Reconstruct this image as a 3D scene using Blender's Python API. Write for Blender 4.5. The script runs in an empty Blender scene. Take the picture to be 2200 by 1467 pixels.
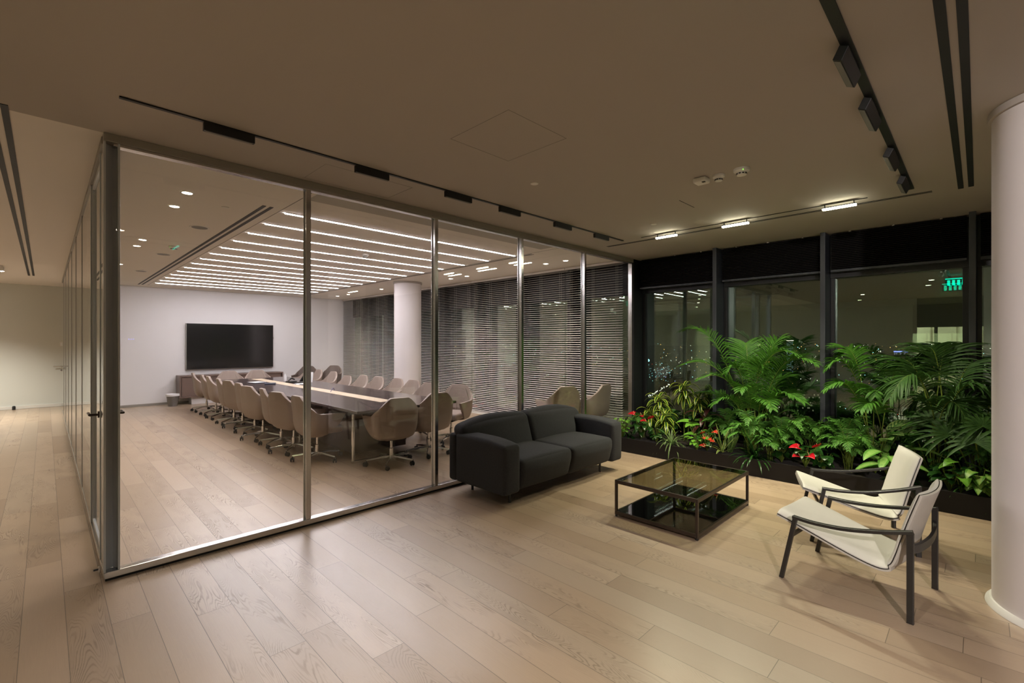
import bpy, bmesh, math, random
from mathutils import Vector, Matrix
C = bpy.context.scene
col = C.collection
PI = math.pi
# ---------------------------------------------------------------- camera, world, exposure
FPX, V0, CAMH = 1003.0, 735.5, 1.6
cd = bpy.data.cameras.new('camera'); cam = bpy.data.objects.new('camera', cd); col.objects.link(cam)
cd.sensor_width = 36.0; cd.lens = FPX / 2200 * 36.0; cd.shift_y = (V0 - 733.5) / 2200
cd.clip_end = 20000; cd.clip_start = 0.02
cam.location = (0, 0, CAMH); cam.rotation_euler = (PI / 2, 0, -PI / 4)
C.camera = cam
w = bpy.data.worlds.new('night'); C.world = w; w.use_nodes = True
w.node_tree.nodes['Background'].inputs[0].default_value = (0.35, 0.4, 0.32, 1)
w.node_tree.nodes['Background'].inputs[1].default_value = 0.012
C.view_settings.view_transform = 'Standard'; C.view_settings.look = 'None'
C.view_settings.exposure = 0.0; C.view_settings.gamma = 1.0; C.view_settings.use_curve_mapping = False
cy = C.cycles
cy.max_bounces = 7; cy.diffuse_bounces = 4; cy.glossy_bounces = 4; cy.transmission_bounces = 4
cy.transparent_max_bounces = 14; cy.caustics_reflective = False; cy.caustics_refractive = False
cy.sample_clamp_indirect = 4.0; cy.sample_clamp_direct = 0; cy.use_light_tree = True
cy.use_adaptive_sampling = True; cy.adaptive_threshold = 0.02
LED_L, LIN_L = 63.0, 90.0
# room constants (metres): X runs toward the windows, Y toward the far wall
CEIL = 3.0; GX = 7.36; YF = 4.12; XL = 0.275; YW = 14.8; YC = 16.3
LEDC = (1.0, 0.91, 0.96); WARM = (1.0, 0.86, 0.68); LINC = (1.0, 0.95, 0.68)

def R(d): return math.radians(d)
_k = math.sqrt(0.5)
def atX(u, v, X):
    a = _k + _k * (u - 1100) / FPX; b = _k - _k * (u - 1100) / FPX; t = X / a
    return Vector((X, b * t, CAMH - (v - V0) / FPX * t))
# ---------------------------------------------------------------- node materials
def mat(name, color, rough=0.5, metal=0.0, spec=0.5, emit=None, estr=0, coat=0, sheen=0, trans=0, sub=0):
    m = bpy.data.materials.new(name); m.use_nodes = True
    b = m.node_tree.nodes['Principled BSDF']
    b.inputs['Base Color'].default_value = (*color, 1); b.inputs['Roughness'].default_value = rough
    b.inputs['Metallic'].default_value = metal; b.inputs['Specular IOR Level'].default_value = spec
    if emit: b.inputs['Emission Color'].default_value = (*emit, 1); b.inputs['Emission Strength'].default_value = estr
    if coat: b.inputs['Coat Weight'].default_value = coat; b.inputs['Coat Roughness'].default_value = 0.05
    if sheen: b.inputs['Sheen Weight'].default_value = sheen
    return m
class N:
    """tiny node-graph helper"""
    def __init__(s, m): s.m = m; s.t = m.node_tree; s.b = s.t.nodes.get('Principled BSDF')
    def n(s, typ, **kw):
        nd = s.t.nodes.new(typ)
        for k, v in kw.items(): setattr(nd, k, v)
        return nd
    def link(s, a, b): s.t.links.new(a, b)
    def m1(s, op, a, b=None, c=None, clamp=False):
        nd = s.n('ShaderNodeMath', operation=op); nd.use_clamp = clamp
        for i, x in enumerate((a, b, c)):
            if x is None: continue
            if isinstance(x, (int, float)): nd.inputs[i].default_value = x
            else: s.link(x, nd.inputs[i])
        return nd.outputs[0]
    def xyz(s, x, y, z):
        nd = s.n('ShaderNodeCombineXYZ')
        for i, q in enumerate((x, y, z)):
            if isinstance(q, (int, float)): nd.inputs[i].default_value = q
            else: s.link(q, nd.inputs[i])
        return nd.outputs[0]
    def mix(s, f, a, b, blend='MIX'):
        nd = s.n('ShaderNodeMix', data_type='RGBA', blend_type=blend)
        for i, q in ((0, f), (6, a), (7, b)):
            if isinstance(q, (int, float)): nd.inputs[i].default_value = q
            elif isinstance(q, tuple): nd.inputs[i].default_value = (*q, 1)
            else: s.link(q, nd.inputs[i])
        return nd.outputs[2]
    def noise(s, vec, scale, detail=2.0, rough=0.5, dist=0.0):
        nd = s.n('ShaderNodeTexNoise'); nd.inputs['Scale'].default_value = scale
        nd.inputs['Detail'].default_value = detail; nd.inputs['Roughness'].default_value = rough
        nd.inputs['Distortion'].default_value = dist
        if vec is not None: s.link(vec, nd.inputs['Vector'])
        return nd.outputs[0]
    def ramp(s, f, stops):
        nd = s.n('ShaderNodeValToRGB'); e = nd.color_ramp.elements
        while len(e) < len(stops): e.new(0.5)
        for i, (p, c) in enumerate(stops): e[i].position = p; e[i].color = (*c, 1)
        s.link(f, nd.inputs[0]); return nd.outputs[0]
    def bump(s, h, strength=0.2, dist=0.01):
        nd = s.n('ShaderNodeBump'); nd.inputs['Strength'].default_value = strength; nd.inputs['Distance'].default_value = dist
        s.link(h, nd.inputs['Height']); s.link(nd.outputs[0], s.b.inputs['Normal'])
def objco(g): return g.n('ShaderNodeTexCoord').outputs['Object']

def oak_floor():
    m = mat('oak_planks', (0.45, 0.33, 0.23), 0.33, spec=1.0, coat=.6); g = N(m); g.b.inputs['Coat Roughness'].default_value = 0.27
    geo = g.n('ShaderNodeNewGeometry'); sp = g.n('ShaderNodeSeparateXYZ'); g.link(geo.outputs['Position'], sp.inputs[0])
    X, Y = sp.outputs[0], sp.outputs[1]
    W, L = 0.181, 1.75
    a = g.m1('DIVIDE', g.m1('ADD', X, 40 * W - 0.085), W); row = g.m1('FLOOR', a); fx = g.m1('FRACT', a)
    wn = g.n('ShaderNodeTexWhiteNoise', noise_dimensions='1D'); g.link(row, wn.inputs['W'])
    b = g.m1('ADD', g.m1('DIVIDE', g.m1('ADD', Y, 50), L), g.m1('MULTIPLY', wn.outputs[0], 7.3)); idx = g.m1('FLOOR', b); fy = g.m1('FRACT', b)
    wn2 = g.n('ShaderNodeTexWhiteNoise', noise_dimensions='2D'); g.link(g.xyz(row, idx, 0), wn2.inputs['Vector'])
    rv = wn2.outputs[0]; rc = g.n('ShaderNodeSeparateXYZ'); g.link(wn2.outputs[1], rc.inputs[0]); r1, r2, r3 = rc.outputs
    off = g.m1('MULTIPLY', rv, 61.0)
    # cathedral grain: contour lines of a stretched noise
    v1 = g.xyz(g.m1('ADD', g.m1('MULTIPLY', X, 7.0), off), g.m1('MULTIPLY', Y, .85), off)
    n1 = g.noise(v1, 1.0, 2.0, 0.45, 0.3)
    fine = g.noise(g.xyz(g.m1('MULTIPLY', X, 260), g.m1('MULTIPLY', Y, 7), off), 1.0, 2.0, 0.6)
    rings = g.m1('SINE', g.m1('ADD', g.m1('MULTIPLY', n1, 330.0), g.m1('MULTIPLY', fine, 3.0)))
    rg = g.m1('SMOOTH_MAX', g.m1('MULTIPLY_ADD', rings, 1.2, -0.25), 0.0, 0.1)
    blot = g.noise(g.xyz(g.m1('ADD', g.m1('MULTIPLY', X, 7), off), g.m1('MULTIPLY', Y, 2.2), 3.0), 1.0, 2.0)
    heart = g.m1('MULTIPLY', g.m1('SUBTRACT', blot, 0.42, None, True), 5.0, None, True)
    amt = g.m1('MULTIPLY', g.m1('MULTIPLY', g.m1('POWER', r1, 1.9), heart), rg)
    base = g.ramp(r2, [(0.0, (0.335, 0.235, 0.155)), (0.35, (0.42, 0.305, 0.205)), (0.7, (0.475, 0.35, 0.245)), (1.0, (0.40, 0.305, 0.215))])
    base = g.mix(g.m1('MULTIPLY', fine, 0.30), base, (0.27, 0.19, 0.125))
    base = g.mix(g.m1('MULTIPLY', amt, 0.95), base, (0.13, 0.085, 0.052))
    knot = g.n('ShaderNodeTexVoronoi'); knot.inputs['Scale'].default_value = 1.0
    g.link(g.xyz(g.m1('MULTIPLY', X, 2.6), g.m1('MULTIPLY', Y, 1.3), 0), knot.inputs['Vector'])
    kk = g.m1('SUBTRACT', 1.0, g.m1('MULTIPLY', knot.outputs['Distance'], 26.0), None, True)
    base = g.mix(g.m1('MULTIPLY', kk, 0.6), base, (0.10, 0.06, 0.035))
    ex = g.m1('MINIMUM', fx, g.m1('SUBTRACT', 1.0, fx)); ey = g.m1('MINIMUM', fy, g.m1('SUBTRACT', 1.0, fy))
    gap = g.m1('MAXIMUM', g.m1('LESS_THAN', ex, 0.0085), g.m1('LESS_THAN', ey, 0.0009))
    base = g.mix(g.m1('MULTIPLY', gap, 0.75), base, (0.05, 0.035, 0.022))
    g.link(base, g.b.inputs['Base Color'])
    g.link(g.m1('ADD', 0.33, g.m1('ADD', g.m1('MULTIPLY', amt, 0.2), g.m1('MULTIPLY', r3, 0.07))), g.b.inputs['Roughness'])
    h = g.m1('SUBTRACT', g.m1('MULTIPLY', g.m1('ADD', fine, amt), -0.25), g.m1('MULTIPLY', gap, 1.0))
    g.bump(h, 0.35, 0.002)
    return m
def plaster(name, c, rough=0.85):
    m = mat(name, c, rough, spec=0.3); g = N(m)
    n = g.noise(objco(g), 2.2, 3); g.link(g.mix(g.m1('MULTIPLY', n, 0.06), c, tuple(x * 0.8 for x in c)), g.b.inputs['Base Color'])
    return m
def wood(name, c, c2, axis=0, scale=30, rough=.35):
    m = mat(name, c, rough); g = N(m); sp = g.n('ShaderNodeSeparateXYZ'); g.link(objco(g), sp.inputs[0])
    s = [scale, scale, scale]; s[axis] = scale * 0.05
    v = g.xyz(*[g.m1('MULTIPLY', sp.outputs[i], s[i]) for i in range(3)])
    n = g.noise(v, 1.0, 4, 0.6, 0.4); g.link(g.mix(n, c, c2), g.b.inputs['Base Color'])
    return m
def fabric(name, c, rough=0.95, sc=260, amp=0.35):
    m = mat(name, c, rough, spec=0.2, sheen=0.05); g = N(m); co = objco(g)
    n = g.noise(co, sc, 2, 0.7); n2 = g.noise(co, 60, 3, 0.6)
    f = g.m1('ADD', g.m1('MULTIPLY', n, 0.7), g.m1('MULTIPLY', n2, 0.3))
    g.link(g.mix(f, tuple(x * (1 - amp) for x in c), tuple(min(1, x * (1 + amp)) for x in c)), g.b.inputs['Base Color'])
    g.bump(n, 0.25, 0.002); return m
def leather(name, c, rough=0.5):
    m = mat(name, c, rough, spec=0.4); g = N(m); co = objco(g)
    n = g.noise(co, 9, 2); g.bump(g.noise(co, 220, 2), 0.08, 0.001)
    g.link(g.mix(g.m1('MULTIPLY', n, 0.25), c, tuple(x * 0.75 for x in c)), g.b.inputs['Base Color']); return m
def leaf(name, c, c2=None, rough=0.38, vein=None, sc=25):
    m = mat(name, c, rough if 'palm' not in name and 'kentia' not in name and 'parlor' not in name else .55, spec=0.3); g = N(m); co = objco(g)
    n = g.noise(co, sc, 2, 0.6)
    colr = g.mix(g.m1('MULTIPLY_ADD', n, 2.2, -0.6, True), c, c2 or tuple(x * 0.5 for x in c))
    if vein:   # stripe between midrib and edge through the leaf's own uv
        uv = g.n('ShaderNodeUVMap'); sp = g.n('ShaderNodeSeparateXYZ'); g.link(uv.outputs[0], sp.inputs[0])
        kind, vc = vein
        a = g.m1('ABSOLUTE', g.m1('MULTIPLY_ADD', sp.outputs[0], 2.0, -1.0))
        if kind == 'edge': f = g.m1('GREATER_THAN', a, 0.6)
        elif kind == 'mid': f = g.m1('LESS_THAN', a, 0.35)
        else:
            s = g.m1('SINE', g.m1('MULTIPLY', g.m1('SUBTRACT', sp.outputs[1], g.m1('MULTIPLY', a, 0.25)), 42.0))
            f = g.m1('MAXIMUM', g.m1('GREATER_THAN', g.m1('ADD', s, g.m1('MULTIPLY', n, 0.8)), 0.55), g.m1('LESS_THAN', a, 0.1))
            f = g.m1('MULTIPLY', f, g.m1('LESS_THAN', a, 0.85))
        colr = g.mix(f, colr, vc)
    g.link(colr, g.b.inputs['Base Color'])
    # thin leaf: some light comes through
    tr = g.n('ShaderNodeBsdfTranslucent'); g.link(colr, tr.inputs[0])
    mx = g.n('ShaderNodeMixShader'); mx.inputs[0].default_value = 0.22
    out = g.t.nodes['Material Output']; g.link(g.b.outputs[0], mx.inputs[1]); g.link(tr.outputs[0], mx.inputs[2]); g.link(mx.outputs[0], out.inputs[0])
    return m
def glass(name, tint=(0.97, 0.985, 0.975), ior=1.5, gain=1.0, refl=(1, 1, 1)):
    m = bpy.data.materials.new(name); m.use_nodes = True; t = m.node_tree; t.nodes.clear(); g = N(m)
    geo = g.n('ShaderNodeNewGeometry')
    # the fresnel node inverts its index on back faces, so feed it 1/ior there
    i = g.m1('ADD', ior, g.m1('MULTIPLY', geo.outputs['Backfacing'], 1 / ior - ior))
    fr = g.n('ShaderNodeFresnel'); g.link(i, fr.inputs[0])
    f = g.m1('MULTIPLY', fr.outputs[0], gain, None, True)
    tr = g.n('ShaderNodeBsdfTransparent'); tr.inputs[0].default_value = (*tint, 1)
    gl = g.n('ShaderNodeBsdfGlossy'); gl.inputs['Roughness'].default_value = 0.0; gl.inputs[0].default_value = (*refl, 1)
    mx = g.n('ShaderNodeMixShader'); g.link(f, mx.inputs[0]); g.link(tr.outputs[0], mx.inputs[1]); g.link(gl.outputs[0], mx.inputs[2])
    o = g.n('ShaderNodeOutputMaterial'); g.link(mx.outputs[0], o.inputs[0]); return m
def emis(name, c, s, sample=True):
    m = bpy.data.materials.new(name); m.use_nodes = True; t = m.node_tree; t.nodes.clear(); g = N(m)
    e = g.n('ShaderNodeEmission'); e.inputs[0].default_value = (*c, 1); e.inputs[1].default_value = s
    o = g.n('ShaderNodeOutputMaterial'); g.link(e.outputs[0], o.inputs[0])
    if not sample: m.cycles.emission_sampling = 'NONE'
    return m
M = dict(
 floor=oak_floor(), ceil=plaster('ceiling_dim_tone', (0.44, 0.405, 0.375)), ceil2=plaster('ceiling_lit_tone', (0.80, 0.76, 0.71)), wall=plaster('wall_paint', (0.76, 0.75, 0.76)),  # two ceiling colours: dimmer and brighter light put into one paint
 wallc=plaster('corridor_paint', (0.68, 0.70, 0.66)), dwall=plaster('dark_wall', (0.16, 0.16, 0.14)),
 shadow_gap=mat('gap_black', (0.008, 0.008, 0.008), 0.9), slot=mat('slot_black', (0.006, 0.006, 0.006), 0.6),
 alu=mat('polished_aluminium', (0.62, 0.61, 0.60), 0.22, 1.0), alu2=mat('brushed_aluminium', (0.45, 0.44, 0.42), 0.35, 1.0),
 satin=mat('satin_aluminium', (0.50, 0.53, 0.57), 0.3, 0.15), chan=mat('ceiling_channel', (0.30, 0.28, 0.25), 0.55, 0.3), chrome=mat('chrome', (0.78, 0.76, 0.74), 0.12, 1.0),
 fin=mat('anthracite_frame', (0.03, 0.034, 0.042), 0.45), fin2=mat('black_frame', (0.006, 0.0065, 0.0075), 0.5),
 glass=glass('partition_glass'), wglass=glass('window_glass', (0.92, 0.96, 0.93), 1.7, 2.1, (.82, .97, .86)), tglass=glass('smoked_glass', (0.60, 0.59, 0.48), 1.5),
 black=mat('black_plastic', (0.012, 0.012, 0.013), 0.45), blackm=mat('black_metal', (0.016, 0.014, 0.013), 0.38, 0.0),
 trackm=mat('track_black', (0.006, 0.006, 0.006), 0.5), lens=mat('grey_lens', (0.16, 0.155, 0.14), 0.5),
 taupe=leather('taupe_leather', (0.35, 0.28, 0.24), 0.5), taupe_shaded=leather('shaded_taupe', (0.12, 0.09, 0.078), 0.5),  # darker taupe is the same leather with shade put into its colour
 cream=leather('cream_leather', (0.62, 0.60, 0.55), 0.45), creamb=leather('grey_back', (0.50, 0.47, 0.42), 0.6),
 sofa=fabric('charcoal_wool', (0.030, 0.0305, 0.034), amp=0.75), table=wood('wenge', (0.095, 0.066, 0.062), (0.06, 0.042, 0.042), 1, 40, .16),
 strip=wood('pale_oak', (0.72, 0.60, 0.44), (0.62, 0.5, 0.36), 1, 40), cred=wood('smoked_oak', (0.20, 0.135, 0.11), (0.125, 0.085, 0.07), 0, 34),
 screen=mat('screen', (0.008, 0.008, 0.009), 0.12, spec=0.6), bronze=mat('dark_bronze', (0.07, 0.055, 0.048), 0.3, 0.8),
 bglass=mat('black_glass', (0.003, 0.003, 0.003), 0.03, spec=0.6), planter=mat('planter_bronze', (0.0055, 0.004, 0.0034), 0.5, spec=.25),
 soil=fabric('soil', (0.02, 0.013, 0.009), sc=90, amp=0.6), white=plaster('column_paint', (0.72, 0.68, 0.68), 0.7), whitep=mat('white_plastic', (0.75, 0.74, 0.7), 0.5),
 slat=mat('blind_slat', (0.72, 0.68, 0.65), 0.45), slatd=mat('dark_blind', (0.005, 0.004, 0.0038), 0.8, spec=.15), cord=mat('cord', (0.6, 0.58, 0.52), 0.8),
 paper=mat('paper', (0.85, 0.86, 0.88), 0.7), blue=mat('navy_cable', (0.03, 0.03, 0.16), 0.5), navy=mat('navy_cover', (0.03, 0.04, 0.07), 0.4),
 led=emis('led', LEDC, LED_L), lin=emis('linear_lamp', LINC, LIN_L, False), ling=emis('linear_glow', LINC, 45.0), down=emis('downlight', WARM, 40.0, False), linw=emis('linear_warm', WARM, 30.0),
 spotl=emis('spot_lens', (1, .87, .68), 260.0), green=emis('exit_green', (0.0, 0.75, 0.5), 5.0), greend=emis('indicator', (0.3, 1, 0.1), 1.6, False), bluei=emis('blue_indicator', (0.25, 0.25, 1.0), 2.5, False),
 palm=leaf('palm_green', (0.067, 0.184, 0.017), (0.028, 0.100, 0.010)), palm2=leaf('kentia_green', (0.045, 0.109, 0.019), (0.022, 0.062, 0.012)),
 fern=leaf('parlor_green', (0.090, 0.235, 0.031), (0.045, 0.142, 0.017)), stem=leaf('stem_green', (0.180, 0.225, 0.034), (0.107, 0.167, 0.028)),
 drac=leaf('dracaena_leaf', (0.028, 0.084, 0.010), None, 0.3, ('edge', (0.360, 0.419, 0.055))), glossy=leaf('glossy_leaf', (0.022, 0.076, 0.013), None, 0.25),
 bright=leaf('bright_leaf', (0.144, 0.319, 0.034), (0.081, 0.225, 0.021), 0.35), spider=leaf('spider_leaf', (0.054, 0.126, 0.028), None, 0.4, ('edge', (0.270, 0.351, 0.136))),
 sans=leaf('sword_leaf', (0.045, 0.100, 0.028), None, 0.4, ('edge', (0.400, 0.440, 0.112))), cal=leaf('calathea_leaf', (0.242, 0.351, 0.102), None, 0.4, ('feather', (0.036, 0.109, 0.021))),
 agl=leaf('aglaonema_leaf', (0.252, 0.402, 0.109), (0.144, 0.301, 0.055), 0.35, ('edge', (0.090, 0.235, 0.034))), syn=leaf('syngonium_leaf', (0.270, 0.402, 0.096), (0.162, 0.301, 0.047), 0.4, ('edge', (0.081, 0.209, 0.028))),
 redleaf=leaf('cordyline_leaf', (0.062, 0.014, 0.012), (0.028, 0.009, 0.008), 0.35), red=leaf('red_spathe', (0.496, 0.010, 0.024), (0.377, 0.008, 0.013), 0.22), orange=leaf('orange_spathe', (0.496, 0.048, 0.016), (0.400, 0.024, 0.016), 0.25),
 spadix=mat('spadix', (0.8, 0.55, 0.3), 0.6), ground=mat('night_ground', (0.012, 0.012, 0.011), 1.0), bldg=mat('building', (0.02, 0.02, 0.02), 0.9),
)
# ---------------------------------------------------------------- mesh builder
class MB:
    def __init__(s): s.v = []; s.f = []; s.mi = []; s.uv = {}
    def quadgrid(s, rows, closed_u=False, closed_v=False, uv=False):
        b = len(s.v); nv = len(rows); nu = len(rows[0])
        for r in rows: s.v += [tuple(p) for p in r]
        for j in range(nv - (0 if closed_v else 1)):
            for i in range(nu - (0 if closed_u else 1)):
                j2 = (j + 1) % nv; i2 = (i + 1) % nu
                if uv: s.uv[len(s.f)] = [(i / (nu - 1), j / (nv - 1)), ((i + 1) / (nu - 1), j / (nv - 1)), ((i + 1) / (nu - 1), (j + 1) / (nv - 1)), (i / (nu - 1), (j + 1) / (nv - 1))]
                s.f.append((b + j * nu + i, b + j * nu + i2, b + j2 * nu + i2, b + j2 * nu + i))
    def box(s, x0, x1, y0, y1, z0, z1, T=None):
        b = len(s.v); P = [(x0, y0, z0), (x1, y0, z0), (x1, y1, z0), (x0, y1, z0), (x0, y0, z1), (x1, y0, z1), (x1, y1, z1), (x0, y1, z1)]
        if T: P = [tuple(T @ Vector(p)) for p in P]
        s.v += P
        for q in ((0, 3, 2, 1), (4, 5, 6, 7), (0, 1, 5, 4), (1, 2, 6, 5), (2, 3, 7, 6), (3, 0, 4, 7)): s.f.append(tuple(b + i for i in q))
    def ngon(s, pts): b = len(s.v); s.v += [tuple(p) for p in pts]; s.f.append(tuple(range(b, b + len(pts))))
    def tube(s, pts, r, n=8, r2=None, sq=None, up=Vector((0, 0, 1))):
        """sweep a circle (or rectangle sq=(w,h)) along pts"""
        pts = [Vector(p) for p in pts]; rows = []
        for i, p in enumerate(pts):
            d = (pts[min(i + 1, len(pts) - 1)] - pts[max(i - 1, 0)]).normalized()
            u = up if abs(d.dot(up)) < 0.98 else Vector((0, 1, 0)) if abs(d.y) < 0.9 else Vector((1, 0, 0))
            a = d.cross(u).normalized(); c = a.cross(d).normalized()
            rr = r if r2 is None else r + (r2 - r) * i / (len(pts) - 1)
            if sq:
                h, k = sq[0] / 2, sq[1] / 2; rows.append([p + a * x + c * y for x, y in ((-h, -k), (h, -k), (h, k), (-h, k))])
            else: rows.append([p + a * rr * math.cos(2 * PI * k / n) + c * rr * math.sin(2 * PI * k / n) for k in range(n)])
        s.quadgrid(rows, closed_u=True); s.ngon(rows[0][::-1]); s.ngon(rows[-1])
    def lathe(s, prof, cx=0, cy=0, n=32, cap=True):
        rows = [[(cx + r * math.cos(2 * PI * k / n), cy + r * math.sin(2 * PI * k / n), z) for k in range(n)] for r, z in prof]
        s.quadgrid(rows, closed_u=True)
        if cap: s.ngon(rows[0][::-1]); s.ngon(rows[-1])
    def cylx(s, cx, cy, cz, r, w, n=16, axis='x', T=None):
        rows = []
        for rr, o in ((r * .75, -w / 2), (r, -w / 2 + r * .15), (r, w / 2 - r * .15), (r * .75, w / 2)):
            rows.append([])
            for k in range(n):
                a, b = rr * math.cos(2 * PI * k / n), rr * math.sin(2 * PI * k / n)
                p = Vector((cx + o, cy + a, cz + b)) if axis == 'x' else Vector((cx + a, cy + o, cz + b))
                rows[-1].append(T @ p if T else p)
        s.quadgrid(rows, closed_u=True); s.ngon(rows[0][::-1]); s.ngon(rows[-1])
    def puff(s, hx, hy, hz, r, c=(0, 0, 0), n=12, bulge=(0, 0, 0, 0, 0, 0), T=None, fn=None):
        """rounded box with bulging faces; bulge = -x +x -y +y -z +z"""
        H = (hx, hy, hz)
        def pt(p):
            q = [max(-(H[i] - r), min(H[i] - r, p[i] * H[i])) for i in range(3)]
            d = Vector([p[i] * H[i] - q[i] for i in range(3)])
            if d.length > 1e-9:
                # map the cube corner region to a rounded one
                d = d.normalized() * r
            o = Vector(q) + d
            u = [min(1, abs(p[i])) for i in range(3)]
            for ax in range(3):
                k = (1 - u[(ax + 1) % 3] ** 2) * (1 - u[(ax + 2) % 3] ** 2)
                if p[ax] > 0: o[ax] += bulge[ax * 2 + 1] * k * u[ax]
                else: o[ax] -= bulge[ax * 2] * k * u[ax]
            if fn: o = Vector(fn(o))
            o = o + Vector(c)
            return T @ o if T else o
        # spacing denser at the rounding
        def ticks(h):
            e = min(0.9, r / h); t = [-1 + e * (1 - math.cos(PI / 2 * i / 4)) * 1.0 for i in range(4)]
            mid = [-1 + e + (2 - 2 * e) * i / n for i in range(n + 1)]
            return t + mid + [-x for x in t[::-1]]
        ts = [ticks(h) for h in H]
        for ax in range(3):
            a, b = (ax + 1) % 3, (ax + 2) % 3
            for sgn in (-1, 1):
                rows = []
                for tb in ts[b]:
                    row = []
                    for ta in ts[a]:
                        p = [0, 0, 0]; p[ax] = sgn; p[a] = ta; p[b] = tb; row.append(pt(p))
                    rows.append(row if sgn > 0 else row[::-1])
                s.quadgrid(rows)
    def build(s, name, m, parent=None, loc=None, smooth=None, bevel=0, weld=False, solid=0, sub=0, bseg=2, mods=None):
        me = bpy.data.meshes.new(name); me.from_pydata(s.v, [], s.f)
        if s.uv:
            ul = me.uv_layers.new(name='UVMap')
            for p in me.polygons:
                q = s.uv.get(p.index)
                if q:
                    for k, li in enumerate(p.loop_indices): ul.data[li].uv = q[k]
        if weld:
            bm = bmesh.new(); bm.from_mesh(me); bmesh.ops.remove_doubles(bm, verts=bm.verts, dist=0.0004); bm.to_mesh(me); bm.free()
        me.materials.append(m if not isinstance(m, str) else M[m])
        if smooth:
            for p in me.polygons: p.use_smooth = True
            if smooth < 179: me.set_sharp_from_angle(angle=R(smooth))
        o = bpy.data.objects.new(name, me); col.objects.link(o)
        if parent: o.parent = parent
        if loc: o.location = loc
        if solid: d = o.modifiers.new('thickness', 'SOLIDIFY'); d.thickness = solid; d.offset = 0
        if bevel: d = o.modifiers.new('bevel', 'BEVEL'); d.width = bevel; d.segments = bseg; d.limit_method = 'ANGLE'; d.angle_limit = R(40)
        if sub: d = o.modifiers.new('subd', 'SUBSURF'); d.levels = sub; d.render_levels = sub
        return o
def empty(name, loc=(0, 0, 0), rz=0):
    o = bpy.data.objects.new(name, None); o.empty_display_size = 0.1; col.objects.link(o); o.location = loc; o.rotation_euler = (0, 0, rz); return o
def tag(o, label, cat, group=None, kind=None):
    o['label'] = label; o['category'] = cat
    if group: o['group'] = group
    if kind: o['kind'] = kind
    return o
def thing(name, label, cat, loc=(0, 0, 0), rz=0, group=None): return tag(empty(name, loc, rz), label, cat, group)
def struct(o, label=None):
    o['kind'] = 'structure'
    if label: o['label'] = label
    return o
def box(name, m, x0, x1, y0, y1, z0, z1, parent=None, bevel=0):
    b = MB(); b.box(x0, x1, y0, y1, z0, z1); return b.build(name, m, parent, bevel=bevel)
KIDS = {}
def kids(o):
    return [c for c in bpy.data.objects if c.parent == o]
def dup(root, loc, rz, label, group=None):
    r = root.copy(); col.objects.link(r); r.location = loc; r.rotation_euler = (0, 0, rz); r['label'] = label
    if group: r['group'] = group
    for ch in kids(root):
        c = ch.copy(); col.objects.link(c); c.parent = r
        for g in kids(ch): d = g.copy(); col.objects.link(d); d.parent = c
    return r
# ================================================================= SHELL
XB, YB = -5.0, -5.5       # room limits behind the camera
struct(box('floor', 'floor', XB - 2.5, GX + 0.1, YB, YC + .1, -0.12, 0), 'wide oak plank floor')
struct(box('ceiling', 'ceil', XB - 2.5, GX + 0.1, YB, YF + .012, CEIL, CEIL + 0.15), 'lounge ceiling with its dimness put into the colour')
struct(box('ceiling', 'ceil2', XB - 2.5, GX + 0.1, YF + .012, YC + .1, CEIL, CEIL + 0.15), 'meeting room and corridor ceiling with brighter light put into the colour')
struct(box('wall_far', 'wall', 0.36, GX, YW, YW + .12, 0, CEIL), 'plain pale wall behind the screen')
box('baseboard_far', 'chan', 0.36, 6.9, YW - .006, YW - .001, 0.006, 0.06); struct(bpy.data.objects['baseboard_far'])
struct(box('wall_corridor', 'wallc', XB, 0.36, YC, YC + .12, 0, CEIL), 'pale end wall of the corridor')
struct(box('baseboard_corridor', 'whitep', XB, .30, YC - .02, YC - .001, 0.004, 0.075))
struct(box('wall_side', 'wallc', XB - .1, XB, 4.6, YC, 0, CEIL))
# wall behind the camera with a lit doorway (seen mirrored in the windows)
wb = empty('wall_back'); struct(wb, 'wall behind the camera with a wide doorway')
box('wall_panel', 'wallc', XB - .12, XB, 1.40, 4.6, 0, CEIL, wb)
box('wall_panel', 'dwall', XB - .12, XB, YB, -.25, 0, CEIL, wb)
box('lintel', 'dwall', XB - .12, XB, -.25, 1.40, 2.08, CEIL, wb)
box('door_post', 'dwall', XB - .12, XB, .91, .99, 0, 2.08, wb)
box('back_room_wall', 'wall', XB - 2.45, XB - 2.4, YB, 4.6, 0, CEIL, wb)
box('back_room_side', 'wall', XB - 2.4, XB - .12, 1.9, 1.95, 0, CEIL, wb)
for y in (-.1, .5, 1.15): box('door_frame', 'chan', XB - 2.4, XB - 2.36, y, y + .05, 0, 2.3, wb)
t = thing('ceiling_lamp', 'bright ceiling lamp of the room behind the lounge, seen mirrored in the window', 'ceiling light', (XB - 1.3, .6, CEIL)); b = MB(); b.box(-.15, .15, -.6, .6, -.04, -.0005); b.build('diffuser', emis('office_lamp', (1, 1, .58), 340.0), t)
struct(box('wall_right', 'wallc', XB, GX, YB - .1, YB, 0, CEIL))
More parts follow.
